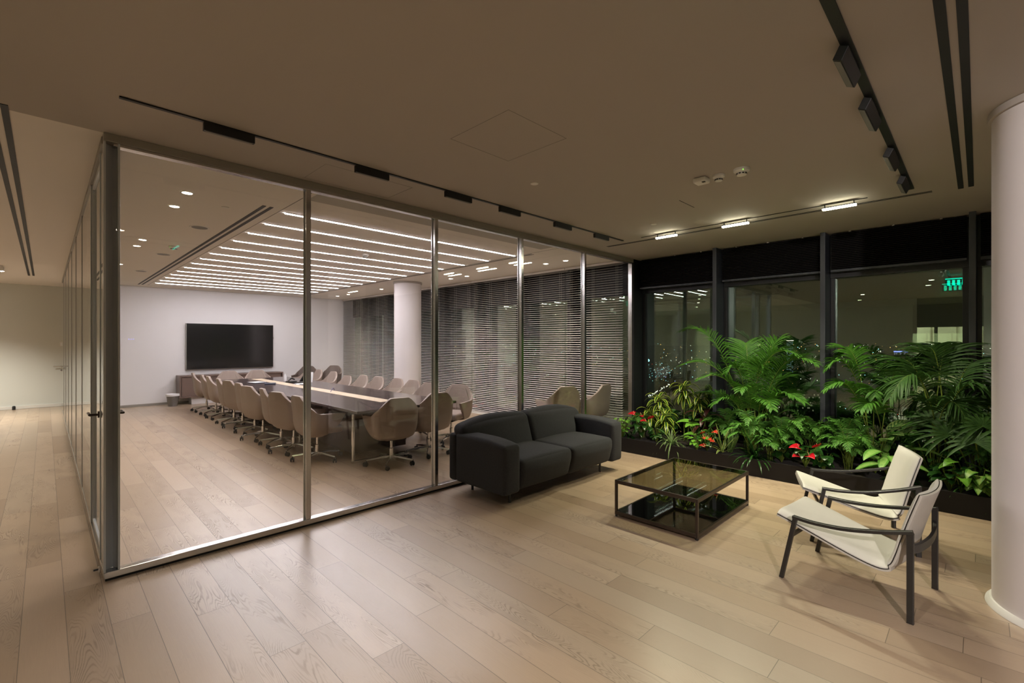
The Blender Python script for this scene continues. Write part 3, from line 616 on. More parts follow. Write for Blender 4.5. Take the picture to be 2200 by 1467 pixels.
# ================================================================= SWIVEL CHAIRS
def shell_mesh(solid_mat='taupe'):
    b = MB(); NS, NT = 49, 15
    hwid, front, back = .305, .24, -.25; rc = .12
    # plan path sampled by arclength
    path = []
    import itertools
    segs = []
    for i in range(9): segs.append((hwid - .012 * (1 - i / 8), front - (front - (back + rc)) * i / 8))
    for i in range(1, 9): a = PI / 2 * i / 8; segs.append((hwid - rc + rc * math.cos(a), back + rc - rc * math.sin(a)))
    for i in range(1, 5): segs.append(((hwid - rc) * (1 - i / 4), back - .01 * math.sin(PI / 2 * i / 4)))
    full = segs + [(-x, y) for x, y in segs[-2::-1]]
    d = [0]
    for p, q in zip(full[:-1], full[1:]): d.append(d[-1] + math.hypot(p[0] - q[0], p[1] - q[1]))
    Lt = d[-1]
    def P(s):
        s = (s + 1) / 2 * Lt
        for i in range(len(d) - 1):
            if s <= d[i + 1] + 1e-9:
                f = (s - d[i]) / (d[i + 1] - d[i]); return (full[i][0] + (full[i + 1][0] - full[i][0]) * f, full[i][1] + (full[i + 1][1] - full[i][1]) * f)
        return full[-1]
    def top(sa):      # height of the rim by |arclength from the middle|
        pts = [(0, .898), (.12, .895), (.145, .882), (.33, .705), (.36, .68), (.40, .663), (.55, .655), (.80, .65)]
        for (a, za), (c, zc) in zip(pts[:-1], pts[1:]):
            if sa <= c: return za + (zc - za) * (sa - a) / (c - a)
        return .648
    rows = []
    for j in range(NT):
        tt = j / (NT - 1); row = []
        for i in range(NS):
            s = -1 + 2 * i / (NS - 1); x, y = P(s); sa = abs(s) * Lt / 2; z1 = top(sa); z0 = .355
            z = z0 + (z1 - z0) * tt
            k = min(1, (z - z0) / .20); kk = .70 + .30 * math.sqrt(1 - (1 - k) ** 2)
            lean = -.11 * max(0, z - .42) * max(0, 1 - sa / .55)
            flare = 1 + .03 * max(0, z - .5) / .2 if sa > .3 else 1
            # above the arms the wing pulls inward so the back reads as a flat trapezoid
            wing = max(0, (z - .66) / .24)
            xx = x * kk * flare; yy = (y + .02) * (.72 + .28 * math.sqrt(1 - (1 - k) ** 2)) + lean
            if y > -.05: yy -= (y + .05) * .75 * (1 - min(1, (z - z0) / .30)) ** 1.2
            if sa < .5: yy = yy * (1 - wing * .0) - wing * .02 * (1 if sa > .15 else .5)
            row.append((xx, yy, z))
        rows.append(row)
    b.quadgrid(rows)
    # bottom pan
    r0 = rows[0]; ctr = (0, 0, .345); bi = len(b.v); b.v.append(ctr)
    for i in range(NS - 1): b.f.append((bi, i, i + 1))
    b.f.append((bi, NS - 1, 0))
    return b
def make_chair(m, lab, grp):
    t = thing('swivel_chair', lab, 'chair', (0, 0, 0), 0, grp)
    o = shell_mesh().build('shell', m, t, smooth=60, solid=.036, weld=True, bevel=.008)
    o.modifiers['thickness'].offset = 1
    b = MB(); b.puff(.225, .235, .05, .035, (0, .03, .43), n=4, bulge=(0, 0, 0, 0, 0, .012)); b.build('seat', m, t, smooth=60, weld=True)
    # soft inner back with gathered creases
    b = MB(); rows = []
    for j in range(12):
        f = j / 11; z = .49 + .385 * f; wd = .235 - .11 * max(0, (f - .35) / .65); row = []
        for i in range(33):
            g = -1 + 2 * i / 32; cr = .006 * math.sin(g * 38) * max(0, 1 - f * 1.5)
            row.append((g * wd, -.205 - .105 * max(0, z - .42) - .02 * f + .05 * g * g * (1 - f * .6) + cr, z))
        rows.append(row)
    b.quadgrid(rows); b.build('back_cushion', m, t, smooth=80, solid=.014)
    b = MB(); b.lathe([(.026, .075), (.026, .215), (.016, .22), (.016, .335)], n=16); b.build('gas_column', 'chrome', t, smooth=40)
    b = MB(); b.box(-.07, .07, -.09, .09, .325, .345); b.build('seat_plate', 'black', t, bevel=.004)
    for k in range(5):
        a = R(20 + 72 * k); T = Matrix.Rotation(a, 4, 'Z')
        b = MB(); pts = [(.02, 0, .105), (.12, 0, .104), (.24, 0, .088), (.315, 0, .078)]
        rows = []
        for q, (x, y, z) in enumerate(pts):
            wd = .019 - .003 * q; hh = .015 - .002 * q
            rows.append([T @ Vector((x, wd, z - hh)), T @ Vector((x, -wd, z - hh)), T @ Vector((x, -wd * .7, z + hh)), T @ Vector((x, wd * .7, z + hh))])
        b.quadgrid(rows, closed_u=True); b.ngon(rows[0]); b.ngon(rows[-1][::-1]); leg = b.build('leg', 'chrome', t, bevel=.003)
        b = MB(); e = T @ Vector((.312, 0, 0)); Tc = Matrix.Translation((e.x, e.y, 0)) @ Matrix.Rotation(a + R(35 + 50 * k), 4, 'Z')
        for s in (-1, 1): b.cylx(s * .016, -.018, .03, .029, .018, 16, T=Tc)
        b.box(-.006, .006, -.022, .004, .03, .062, Tc); b.tube([(e.x, e.y, .05), (e.x, e.y, .082)], .008, 8)
        b.build('caster', 'black', t, smooth=40)
    return t
proto = make_chair('taupe', '', ''); darkp = make_chair('taupe_shaded', '', '')
def lift(ch, dz):
    for c in kids(ch):
        if c.name.split('.')[0] in ('shell', 'seat', 'back_cushion', 'seat_plate'): c.location.z += dz
random.seed(11)
LROW = [(2.612, 6.35, 2), (2.581, 7.104, 14), (2.614, 7.712, -6), (2.56, 8.40, 14), (2.64, 9.10, 3), (2.641, 9.832, 12), (2.64, 10.40, -3), (2.66, 11.30, -2), (2.68, 11.95, -4), (2.67, 12.764, -5)]
for i, (x, y, a) in enumerate(LROW):
    lab = 'taupe swivel chair at the corridor side of the meeting table, %s from the glass front' % words[i]
    if i == 0: c = proto; c.location = (x, y, 0); c.rotation_euler = (0, 0, R(-90 + a)); c['label'] = lab; c['group'] = 'chairs along the left side of the meeting table'
    else: c = dup(proto, (x, y, 0), R(-90 + a), lab, 'chairs along the left side of the meeting table')
RROW = [(4.66, 6.05, 25), (4.50, 6.75, 10), (4.60, 7.45, 3), (4.60, 8.02, 0), (4.58, 8.72, 2), (4.57, 9.35, 0), (4.62, 10.20, 0), (4.66, 11.02, 0), (4.74, 12.05, 0), (4.72, 12.75, -5)]
for i, (x, y, a) in enumerate(RROW):
    c = dup(proto, (x, y, 0), R(90 + a), 'taupe swivel chair at the window side of the meeting table, %s from the glass front' % words[i], 'chairs along the window side of the meeting table')
    if i == 6: lift(c, -.05)
dup(proto, (3.216, 5.46, 0), R(-8), 'left taupe swivel chair at the near end of the meeting table, seen from behind', 'chairs at the near end of the meeting table')
dup(proto, (3.90, 5.60, 0), R(-4), 'right taupe swivel chair at the table\'s near end, half behind a mullion', 'chairs at the near end of the meeting table')
dup(proto, (3.22, 12.80, 0), R(184), 'taupe swivel chair at the far end of the meeting table, left one, facing the camera', 'chairs at the far end of the meeting table')
dup(proto, (3.80, 12.70, 0), R(180), 'taupe swivel chair at the far end of the meeting table, right one, facing the camera', 'chairs at the far end of the meeting table')
darkp.location = (5.38, 13.95, 0); darkp.rotation_euler = (0, 0, R(140)); darkp['label'] = 'taupe swivel chair in painted shade by the far wall, left one of the corner pair'; darkp['group'] = 'spare chairs in the far corner'
dup(darkp, (6.02, 13.75, 0), R(125), 'taupe swivel chair in painted shade by the far wall, right one next to the blinds', 'spare chairs in the far corner')
dup(proto, (5.96, 4.88, 0), R(-20), 'taupe swivel chair inside the glass behind the sofa, left one with its arm showing', 'spare chairs behind the sofa')
dup(proto, (6.57, 4.66, 0), R(6), 'taupe swivel chair inside the glass behind the sofa, right one nearest the blinds', 'spare chairs behind the sofa')
# ================================================================= SCREEN, CREDENZA, BIN
t = thing('wall_screen', 'large black flat screen hung on the far meeting room wall', 'television', (3.69, YW - .05, 1.495))
b = MB(); b.box(-1.07, 1.07, -.03, .045, -.615, .615); b.build('housing', 'alu2', t, bevel=.004)
b = MB(); b.box(-1.062, 1.062, -.034, -.0305, -.607, .607); b.build('display', 'screen', t)
b = MB(); b.box(1.0705, 1.08, -.02, .01, .2, .26); b.build('camera_module', 'black', t)
t = thing('credenza', 'long low dark wood credenza under the wall screen', 'cabinet', (3.66, YW - .24, 0))
b = MB(); b.box(-1.25, 1.25, -.225, .225, .71, .745); b.box(-1.25, 1.25, -.225, .225, .18, .21); b.box(-1.25, -1.215, -.225, .225, .2105, .7095); b.box(1.215, 1.25, -.225, .225, .2105, .7095); b.box(-1.214, 1.214, .18, .225, .2105, .7095); b.build('body', 'cred', t, bevel=.002)
for k in range(4):
    x = -1.205 + k * .6; b = MB(); b.box(x + .004, x + .598, -.20, -.18, .214, .706); d = b.build('door', 'cred', t, bevel=.002)
    b = MB(); b.box(x + .40, x + .56, -.206, -.2005, .455, .467); b.build('handle', 'black', d)
b = MB(); b.box(-.98, 1.1, -.15, .2, 0, .179); b.build('plinth', 'wall', t)
t = thing('waste_bin', 'small wire mesh waste bin with a clear liner left of the credenza', 'waste bin', (2.26, 14.28, 0))
b = MB(); b.lathe([(.10, .002), (.135, .30)], n=28, cap=False)
for k in range(14): a = 2 * PI * k / 14
b.build('mesh_body', glass('wire_mesh', (.72, .71, .70), 1.5), t, smooth=60, solid=.003)
b = MB(); b.lathe([(.09, .01), (.125, .29), (.142, .31), (.145, .26)], n=20, cap=False); b.build('liner', mat('clear_liner', (.75, .74, .74), .3), t, smooth=60)
t = thing('wall_panel_light', 'tiny blue indicator lights on the far wall near the left glass', 'indicator', (1.50, YW, 1.68)); b = MB()
for k in range(3): b.box(-.05 + k * .045, -.035 + k * .045, -.006, -.001, -.005, .005)
b.build('indicator_light', 'bluei', t)
# ================================================================= SOFA
SX0, SX1, SY0, SY1 = 3.07, 5.13, 3.165, 4.04
t = thing('sofa', 'charcoal grey two seat fabric sofa with low arms in front of the glass', 'sofa', ((SX0 + SX1) / 2, (SY0 + SY1) / 2, 0))
W2, D2 = (SX1 - SX0) / 2, (SY1 - SY0) / 2; AR = .225
b = MB(); b.puff(W2 - AR - .01, D2 - .10, .05, .03, (0, .03, .185), n=4); b.build('base', 'sofa', t, smooth=60, weld=True)
for s in (-1, 1):
    def af(o, s=s):
        f = max(0, -o.y / D2); return (o.x, o.y, o.z - .05 * f ** 2 * (1 if o.z > 0 else 0))
    b = MB(); b.puff(AR / 2, D2 - .06, .255, .038, (s * (W2 - AR / 2), -.055, .385), n=8, bulge=(.006, .006, .015, 0, 0, .008), fn=af); b.build('armrest', 'sofa', t, smooth=60, weld=True)
b = MB(); b.puff(W2, .06, .25, .035, (0, D2 - .06, .38), n=8, bulge=(0, 0, 0, .008, 0, 0)); b.build('back_frame', 'sofa', t, smooth=60, weld=True)
cw = (W2 - AR) / 2
for s in (-1, 1):
    b = MB(); b.puff(cw - .0005, (D2 * 2 - .20) / 2, .155, .05, (s * cw, -.112, .288), n=10, bulge=(0, 0, .03, 0, 0, .035), fn=lambda o: (o.x, o.y + .05 * max(0, .05 - o.z) / .2 if o.y < 0 else o.y, o.z)); b.build('seat_cushion', 'sofa', t, smooth=60, weld=True)
for s in (-1, 1):
    hw = (W2 - .02) / 2
    def bf(o, s=s, hw=hw):
        g = max(0, (o.x * s - .0) / hw); return (o.x, o.y + .30 * max(0, o.z + .1), o.z - .055 * g * g * (1 if o.z > 0 else 0))
    b = MB(); b.puff(hw - .0005, .10, .225, .06, (s * hw, D2 - .215, .54), n=12, bulge=(0, 0, .055, 0, 0, .03), fn=bf); b.build('back_cushion', 'sofa', t, smooth=60, weld=True)
for sx in (-1, 1):
    for sy in (-1, 1):
        b = MB(); x = .785 * sx - .03; y = -.285 if sy < 0 else .29
        b.tube([(x, y, .001), (x, y, .125)], .014, 10); b.box(x - .05, x + .02, y - .015, y + .015, .125, .14); b.build('leg', 'blackm', t, smooth=40)
# ================================================================= COFFEE TABLE
CX0, CX1, CY0, CY1, CH = 3.715, 4.895, 1.60, 2.375, .335
t = thing('coffee_table', 'low dark metal coffee table with smoked glass top and black glass shelf', 'table', ((CX0 + CX1) / 2, (CY0 + CY1) / 2, 0))
hx, hy = (CX1 - CX0) / 2, (CY1 - CY0) / 2; w_ = .022
def ring(z0, z1, m, nm, wd=w_):
    b = MB(); b.box(-hx, hx, -hy, -hy + wd, z0, z1); b.box(-hx, hx, hy - wd, hy, z0, z1); b.box(-hx, -hx + wd, -hy + wd, hy - wd, z0, z1); b.box(hx - wd, hx, -hy + wd, hy - wd, z0, z1); return b.build(nm, m, t, bevel=.002)
ring(CH - .032, CH, 'bronze', 'top_frame', .016); ring(.018, .05, 'bronze', 'base_frame', .016)
for sx in (-1, 1):
    for sy in (-1, 1):
        b = MB(); x, y = sx * (hx - w_ / 2), sy * (hy - w_ / 2); b.box(x - w_ / 2, x + w_ / 2, y - w_ / 2, y + w_ / 2, .05, CH - .032); b.build('leg', 'bronze', t, bevel=.002)
        b = MB(); b.lathe([(.012, .001), (.012, .018)], x, y, 12); b.build('foot', 'black', t)
b = MB(); b.box(-hx + .017, hx - .017, -hy + .017, hy - .017, CH - .010, CH - .001); b.build('glass_top', 'tglass', t)
b = MB(); b.box(-hx + .017, hx - .017, -hy + .017, hy - .017, .036, .048); b.build('shelf', 'bglass', t)
# ================================================================= LOUNGE CHAIRS
def catmull(pts, n=8):
    P = [Vector(p) for p in pts]; P = [P[0] * 2 - P[1]] + P + [P[-1] * 2 - P[-2]]; out = []
    for i in range(1, len(P) - 2):
        for k in range(n):
            f = k / n; a, b_, c, d = P[i - 1], P[i], P[i + 1], P[i + 2]
            out.append(.5 * ((2 * b_) + (c - a) * f + (2 * a - 5 * b_ + 4 * c - d) * f * f + (3 * b_ - a - 3 * c + d) * f ** 3))
    out.append(P[-2]); return out
def lounge(lab, loc, rz):
    t = thing('lounge_chair', lab, 'armchair', loc, rz, 'cream lounge chairs by the coffee table')
    prof = catmull([(0, .40, .385), (0, .37, .378), (0, .20, .325), (0, .02, .268), (0, -.12, .232), (0, -.205, .228), (0, -.262, .262), (0, -.292, .335), (0, -.322, .45), (0, -.36, .585), (0, -.40, .715)], 6)
    n = len(prof)
    def sheet(off, hw, m, nm, th, i0=0, i1=None, dish=.0, sm=70):
        i1 = i1 or n; rows = []
        for i in range(i0, i1):
            p = prof[i]; d = (prof[min(i + 1, n - 1)] - prof[max(i - 1, 0)]).normalized(); nr = Vector((0, -d.z, d.y)); nr = -nr if nr.dot(Vector((0, .7, .7))) < 0 else nr
            f = i / (n - 1); row = []
            for k in range(13):
                g = -1 + 2 * k / 12; wd = hw * (1 - .05 * max(0, f - .6) / .4)
                e = dish * (g * g)        # sides come forward: shallow dish on the back
                puffy = .014 * (1 - g ** 6)
                q = p + nr * (off + e * (1 if f > .55 else .35) + (puffy if nm == 'cushion' else 0)); row.append((g * wd, q.y, q.z))
            rows.append(row)
        b = MB()
        if nm == 'cushion':     # closed padded body lying on the shell
            full = []
            for i in range(i0, i1):
                p = prof[i]; d = (prof[min(i + 1, n - 1)] - prof[max(i - 1, 0)]).normalized(); nr = Vector((0, -d.z, d.y)); nr = -nr if nr.dot(Vector((0, .7, .7))) < 0 else nr
                f = i / (n - 1); e0 = min(1, min(i, n - 1 - i) / 4); tk = .012 + .016 * math.sqrt(1 - (1 - e0) ** 2); ring = []
                for side in (1, 0):
                    for k in (range(17) if side else range(16, -1, -1)):
                        g = -1 + 2 * k / 16; wd = hw * (1 - .05 * max(0, f - .6) / .4); e = dish * g * g * (1 if f > .55 else .35)
                        q = p + nr * (.0108 + e + (tk * (1 - g ** 8) + .006 if side else 0)); ring.append((g * wd, q.y, q.z))
                full.append(ring)
            b.quadgrid(full, closed_u=True); b.ngon(full[0][::-1]); b.ngon(full[-1]); return b.build(nm, m, t, smooth=50, bevel=.003)
        b.quadgrid(rows); return b.build(nm, m, t, smooth=sm, solid=th, bevel=.004)
    sheet(0, .262, 'creamb', 'shell', .012, dish=.03)
    sheet(.0085, .264, 'blackm', 'edge_trim', .004, dish=.03)
    sheet(.021, .259, 'cream', 'cushion', .020, dish=.03)
    S = (.017, .030)
    for s in (-1, 1):
        fx, fy = s * .318, .345; rx, ry = s * .305, -.335
        b = MB(); b.tube([(fx, fy, .001), (s * .315, fy - .085, .425)], 0, sq=(.026, .026), up=Vector((0, 1, 0))); b.build('front_leg', 'blackm', t, bevel=.003)
        b = MB(); b.tube([(rx, ry, .001), (rx, ry, .513)], 0, sq=(.024, .032), up=Vector((0, 1, 0))); b.build('rear_leg', 'blackm', t, bevel=.003)
        ap = catmull([(s * .315, .273, .432), (s * .325, .15, .430), (s * .330, -.02, .445), (s * .322, -.2, .482), (s * .305, ry - .012, .522)], 5)
        b = MB(); b.tube(ap, 0, sq=(.034, .020)); b.build('armrest', 'blackm', t, bevel=.004)
    b = MB(); b.tube(catmull([(-.293, -.335, .42), (-.18, -.355, .41), (0, -.365, .405), (.18, -.355, .41), (.293, -.335, .42)], 5), 0, sq=(.018, .05)); b.build('rear_crossbar', 'blackm', t, bevel=.003)
    b = MB(); b.tube([(-.30, .29, .30), (.30, .29, .30)], 0, sq=(.02, .022)); b.build('front_crossbar', 'blackm', t, bevel=.002)
    return t
def fitchair(FL, FR, RL):
    f = Vector(FL) - Vector(RL); ang = math.atan2(f.y, f.x) - PI / 2; return ang
lounge('cream armchair with black frame, nearer one standing by the round column', (3.826, .571, 0), R(-7))
lounge('cream armchair with black frame, farther one standing by the planter', (4.785, .735, 0), R(19.5))
# ================================================================= PLANTER + PLANTS
PX0, PX1, PY0, PY1, PZ = 5.985, 6.97, -2.7, 4.08, .205
t = thing('planter', 'long low dark bronze planter trough running along the windows', 'planter', (6.5, .7, 0))
b = MB(); b.box(PX0 - 6.5, PX0 - 6.48, PY0 - .7, PY1 - .7, 0, PZ); b.box(PX1 - 6.52, PX1 - 6.5, PY0 - .7, PY1 - .7, 0, PZ); b.box(PX0 - 6.48, PX1 - 6.52, PY1 - .72, PY1 - .7, 0, PZ); b.box(PX0 - 6.48, PX1 - 6.52, PY0 - .7, PY0 - .68, 0, PZ)
b.build('trough', 'planter', t, bevel=.003)
random.seed(3)
b = MB(); rows = [[(PX0 - 6.478 + (PX1 - PX0 - .044) * i / 12, PY0 - .678 + (PY1 - PY0 - .044) * j / 90, .165 + random.random() * .018) for i in range(13)] for j in range(91)]; b.quadgrid(rows); b.build('soil', 'soil', t, smooth=80)
SOIL = .17
def bez(a, c, e, n):
    return [a * (1 - f) ** 2 + c * 2 * f * (1 - f) + e * f * f for f in [i / n for i in range(n + 1)]]
def blade(mb, base, d, up, L, W, droop=.3, n=5, fold=.25, tipw=0.0, shape='lance', uv=True, curl=0):
    """one leaf: base point, direction, surface normal"""
    d = d.normalized(); side = d.cross(up)
    if side.length < 1e-4: side = d.cross(Vector((0, 1, 0)))
    side.normalize(); nr = side.cross(d).normalized(); p = base.copy(); dd = d.copy(); rows = []
    for i in range(n + 1):
        f = i / n
        if shape == 'lance': wd = W * math.sin(PI * min(1, .10 + .90 * f)) ** .7 if f < 1 else W * .04
        elif shape == 'strap': wd = W * (1 - .15 * f) * (1 - f ** 5) + W * .03
        elif shape == 'oval': wd = W * max(.03, math.sin(PI * (.04 + .96 * f) ** .85)) ** .8
        elif shape == 'heart': wd = W * (max(.02, (1 - f)) ** .75 * (1.0 if f > .12 else .8)) * 1.05
        if f == 1: wd = max(wd * .1, W * .03)
        sd = side * wd; h = nr * (wd * fold)
        back = dd * (-W * .35) if shape == 'heart' and i == 0 else Vector()
        rows.append([p - sd + h + back, p, p + sd + h + back])
        dd = (dd + Vector((0, 0, -droop / n * (1 + f)))).normalized(); nr = side.cross(dd).normalized(); p = p + dd * (L / n)
    mb.quadgrid(rows, uv=uv)
class Plant:
    def __init__(s, name, lab, x, y, cat='plant', group=None): s.o = Vector((x, y, SOIL)); s.t = thing(name, lab, cat, (x, y, SOIL), 0, group); s.leaf = MB(); s.stem = MB(); s.leaf2 = MB()
    def done(s, lm, sm='stem', lm2=None):
        for mb in (s.leaf, s.stem, s.leaf2): mb.v = [(p[0] - s.o.x, p[1] - s.o.y, p[2] - s.o.z) for p in mb.v]
        if s.leaf.v: s.leaf.build('foliage', lm, s.t, smooth=179)
        if s.leaf2.v: s.leaf2.build('foliage', lm2 or lm, s.t, smooth=179)
        if s.stem.v: s.stem.build('stem', sm, s.t, smooth=60)
XMAX = 7.28
def clampx(p): return Vector((min(p.x, XMAX), p.y, p.z))
def frond(pl, base, tip, lift=.5, nl=26, LL=.34, W=.012, start=.34, droop=.55, stemr=.006, vee=.45, sweep=.7, mb=None, side0=None):
    """pinnate frond from base to tip; leaflets in two rows"""
    mb = mb or pl.leaf
    mid = base.lerp(tip, .55); c = Vector((base.x * .45 + tip.x * .55 - (tip.x - base.x) * .2, base.y * .5 + tip.y * .5 - (tip.y - base.y) * .22, max(base.z, tip.z) + lift))
    pts = bez(base, c, tip, 16); pts = [clampx(p) for p in pts]; pl.stem.tube(pts, stemr, 5, r2=.0015)
    for i in range(nl):
        f = start + (1 - start) * (i + .5) / nl; k = f * 16; j = min(15, int(k)); p = pts[j].lerp(pts[j + 1], k - j); d = (pts[j + 1] - pts[j]).normalized()
        sd = d.cross(Vector((0, 0, 1)));
        if sd.length < .15: sd = (side0 or Vector((0, 1, 0)))
        sd.normalize(); up = sd.cross(d).normalized(); g = (i + .5) / nl
        ll = LL * (.55 + .45 * math.sin(PI * min(1, g * 1.1 + .12))) * (1 - .45 * g ** 3)
        for s in (-1, 1):
            dr = (sd * s + d * (sweep + .6 * g) + up * (vee + random.uniform(-.1, .1))).normalized()
            q = p + dr * ll
            if q.x > XMAX + .02: dr.x *= .3; dr.normalize()
            blade(mb, p, dr, up, ll * random.uniform(.9, 1.08), W, droop * random.uniform(.7, 1.3), 5, .3, uv=False)
# --- big areca palm (left)
def Pq(u, v, X): return atX(u, v, X)
random.seed(21)
pl = Plant('areca_palm', 'large feathery green palm rising in the planter left of centre', 6.62, 2.12)
o = pl.o
tips = [(1462, 712, 6.7, .30, .30), (1462, 785, 6.3, .30, .34), (1600, 742, 6.95, .25, .34), (1560, 745, 7.0, .2, .3), (1685, 735, 6.9, .2, .36), (1708, 760, 6.4, .25, .36),
        (1755, 782, 6.35, .35, .34), (1728, 865, 6.3, .35, .30), (1700, 820, 7.0, .3, .3), (1500, 815, 6.2, .3, .3), (1480, 850, 6.7, .3, .28), (1590, 840, 6.2, .25, .3), (1640, 800, 6.5, .45, .3), (1660, 880, 6.1, .35, .28), (1530, 870, 6.2, .35, .26), (1560, 800, 6.4, .4, .3)]
for i, (u, v, X, lf, ll) in enumerate(tips):
    b0 = o + Vector((random.uniform(-.10, .10), random.uniform(-.14, .14), -.01))
    frond(pl, b0, Pq(u, v, X), lf, 34, ll, .0085, .36, .5, .006)
pl.done('palm')
# --- second areca / kentia group
pl = Plant('areca_palm', 'arching palm in the planter between the two right-hand window mullions', 6.6, .78); o = pl.o
for (u, v, X, lf, ll) in [(1775, 792, 6.4, .42, .28), (1772, 838, 6.2, .38, .24), (1800, 762, 6.8, .4, .3), (1880, 850, 6.3, .3, .3), (1850, 880, 6.2, .3, .28), (1960, 790, 7.0, .3, .3)]:
    frond(pl, o + Vector((random.uniform(-.06, .06), random.uniform(-.08, .08), 0)), Pq(u, v, X), lf, 24, ll, .013, .45, .7, .006, .35)
pl.done('palm')
pl = Plant('kentia_palm', 'tall dark palm with long drooping leaflets near the right window mullion', 6.55, .30); o = pl.o
for (u, v, X, lf, ll) in [(1912, 855, 6.1, .75, .46), (1985, 770, 6.8, .5, .42), (2045, 760, 7.0, .35, .42), (2110, 790, 6.8, .3, .4), (2075, 900, 6.2, .5, .38), (1960, 880, 6.7, .5, .36), (2130, 850, 6.4, .4, .4), (1900, 800, 6.9, .6, .42)]:
    frond(pl, o + Vector((random.uniform(-.06, .06), random.uniform(-.08, .08), 0)), Pq(u, v, X), lf, 28, ll, .0105, .42, .8, .008, .25)
pl.done('palm2')
# --- fan palm by the column
def fan(pl, base, ctr, n=14, L=.3, W=.016, facing=Vector((-1, -.2, .5)), mb=None):
    pl.stem.tube(bez(base, (base + ctr) / 2 + Vector((0, 0, .12)), ctr, 8), .006, 6)
    fz = facing.normalized(); a = fz.cross(Vector((0, 0, 1))).normalized(); c = a.cross(fz)
    for i in range(n):
        th = PI * (-.15 + 1.3 * i / (n - 1)); dr = a * math.cos(th) + c * math.sin(th) + fz * .15
        blade(mb or pl.leaf, ctr, dr, fz, L * random.uniform(.85, 1.1), W, .75, 5, .3, uv=False)
pl = Plant('fan_palm', 'fan palm with radiating leaves between armchairs and round column', 6.5, .02); o = pl.o
for (u, v, X) in [(2040, 935, 6.15), (2070, 870, 6.5), (2000, 905, 6.45), (2110, 915, 6.2), (2095, 950, 6.1), (2030, 880, 6.9), (2125, 870, 6.7)]:
    fan(pl, o + Vector((random.uniform(-.05, .05), random.uniform(-.05, .05), 0)), Pq(u, v, X), facing=Vector((-1, -.5 + random.random(), .8)))
pl.done('palm2')
# --- parlor palms: low bushy
def parlor(lab, x, y, h, n, spread, seed, m='fern', W=.0078, ll=.12):
    random.seed(seed); pl = Plant('parlor_palm', lab, x, y, 'plant', 'low parlor palms in the planter'); o = pl.o
    for i in range(n):
        a = 2 * PI * i / n + random.uniform(-.3, .3); r = spread * random.uniform(.5, 1.0); hh = h * random.uniform(.6, 1.05)
        tip = o + Vector((r * math.cos(a) * .85, r * math.sin(a), hh * random.uniform(.55, .9)))
        tip.x = min(tip.x, 7.2)
        frond(pl, o + Vector((random.uniform(-.03, .03), random.uniform(-.04, .04), 0)), tip, hh * .55, 15, ll, W, .36, .5, .0035, .3, .55)
    pl.done(m); return pl
PP = [('low feathery palm right behind the charcoal sofa arm', 6.35, 3.55, .42, 14, .25), ('low feathery palm behind the orange anthurium', 6.50, 2.42, .50, 18, .38), ('bushy low palm under the big palm, left of the spiky plant', 6.22, 2.00, .52, 20, .38),
      ('bushy low palm at the foot of the big palm, right side', 6.35, 1.70, .55, 22, .42), ('pale green low palm above the spiky dracaena', 6.15, 1.78, .42, 12, .30), ('bushy palm behind the red anthuriums', 6.55, 1.42, .55, 20, .40),
      ('pale low palm right of the red anthuriums', 6.28, 1.02, .50, 22, .34), ('bushy low palm beneath the right-centre mullion', 6.70, 1.12, .58, 18, .38), ('low palm behind the cream armchair back', 6.75, .55, .5, 16, .36), ('dense low palm at the foot of the round column', 6.45, -.12, .5, 18, .36), ('low palm far back by the left window', 6.8, 2.75, .45, 14, .32), ('low feathery palm in front of the window corner', 6.78, 3.4, .42, 12, .3)]
for i, (l, x, y, h, n, s) in enumerate(PP): parlor(l, x, y, h, n, s, 40 + i)
# --- dracaena (yellow edged)
def dracaena(lab, x, y, heads, seed, m='drac', L=.26, W=.026, nm='dracaena'):
    random.seed(seed); pl = Plant(nm, lab, x, y); o = pl.o
    for (dx, dy, h, n) in heads:
        top = o + Vector((dx, dy, h)); pl.stem.tube(bez(o + Vector((dx * .2, dy * .2, -.01)), o + Vector((dx * .3, dy * .3, h * .6)), top, 6), .009, 6)
        for i in range(n):
            f = i / n; a = i * 2.4; el = .95 - 1.25 * f
            p = top - Vector((0, 0, .16 * f)); dr = Vector((math.cos(a) * math.cos(el), math.sin(a) * math.cos(el), math.sin(el)))
            blade(pl.leaf, p, dr, Vector((0, 0, 1)), L * random.uniform(.8, 1.1), W, 1.1 + .5 * random.random(), 7, .22)
    pl.done(m); return pl
dracaena('variegated dracaena with yellow edged leaves, tall one left of the big palm', 6.55, 3.02, [(0, 0, .80, 26), (.08, -.18, .64, 22)], 5)
dracaena('variegated dracaena with curling yellow edged leaves, lower one beside the window corner', 6.42, 3.34, [(0, 0, .62, 26), (-.10, .10, .42, 20), (-.12, -.16, .40, 18)], 6)
dracaena('dark red cordyline with upright leaves beside the big palm', 6.5, 2.70, [(0, 0, .40, 14)], 7, 'redleaf', .34, .036, 'cordyline')
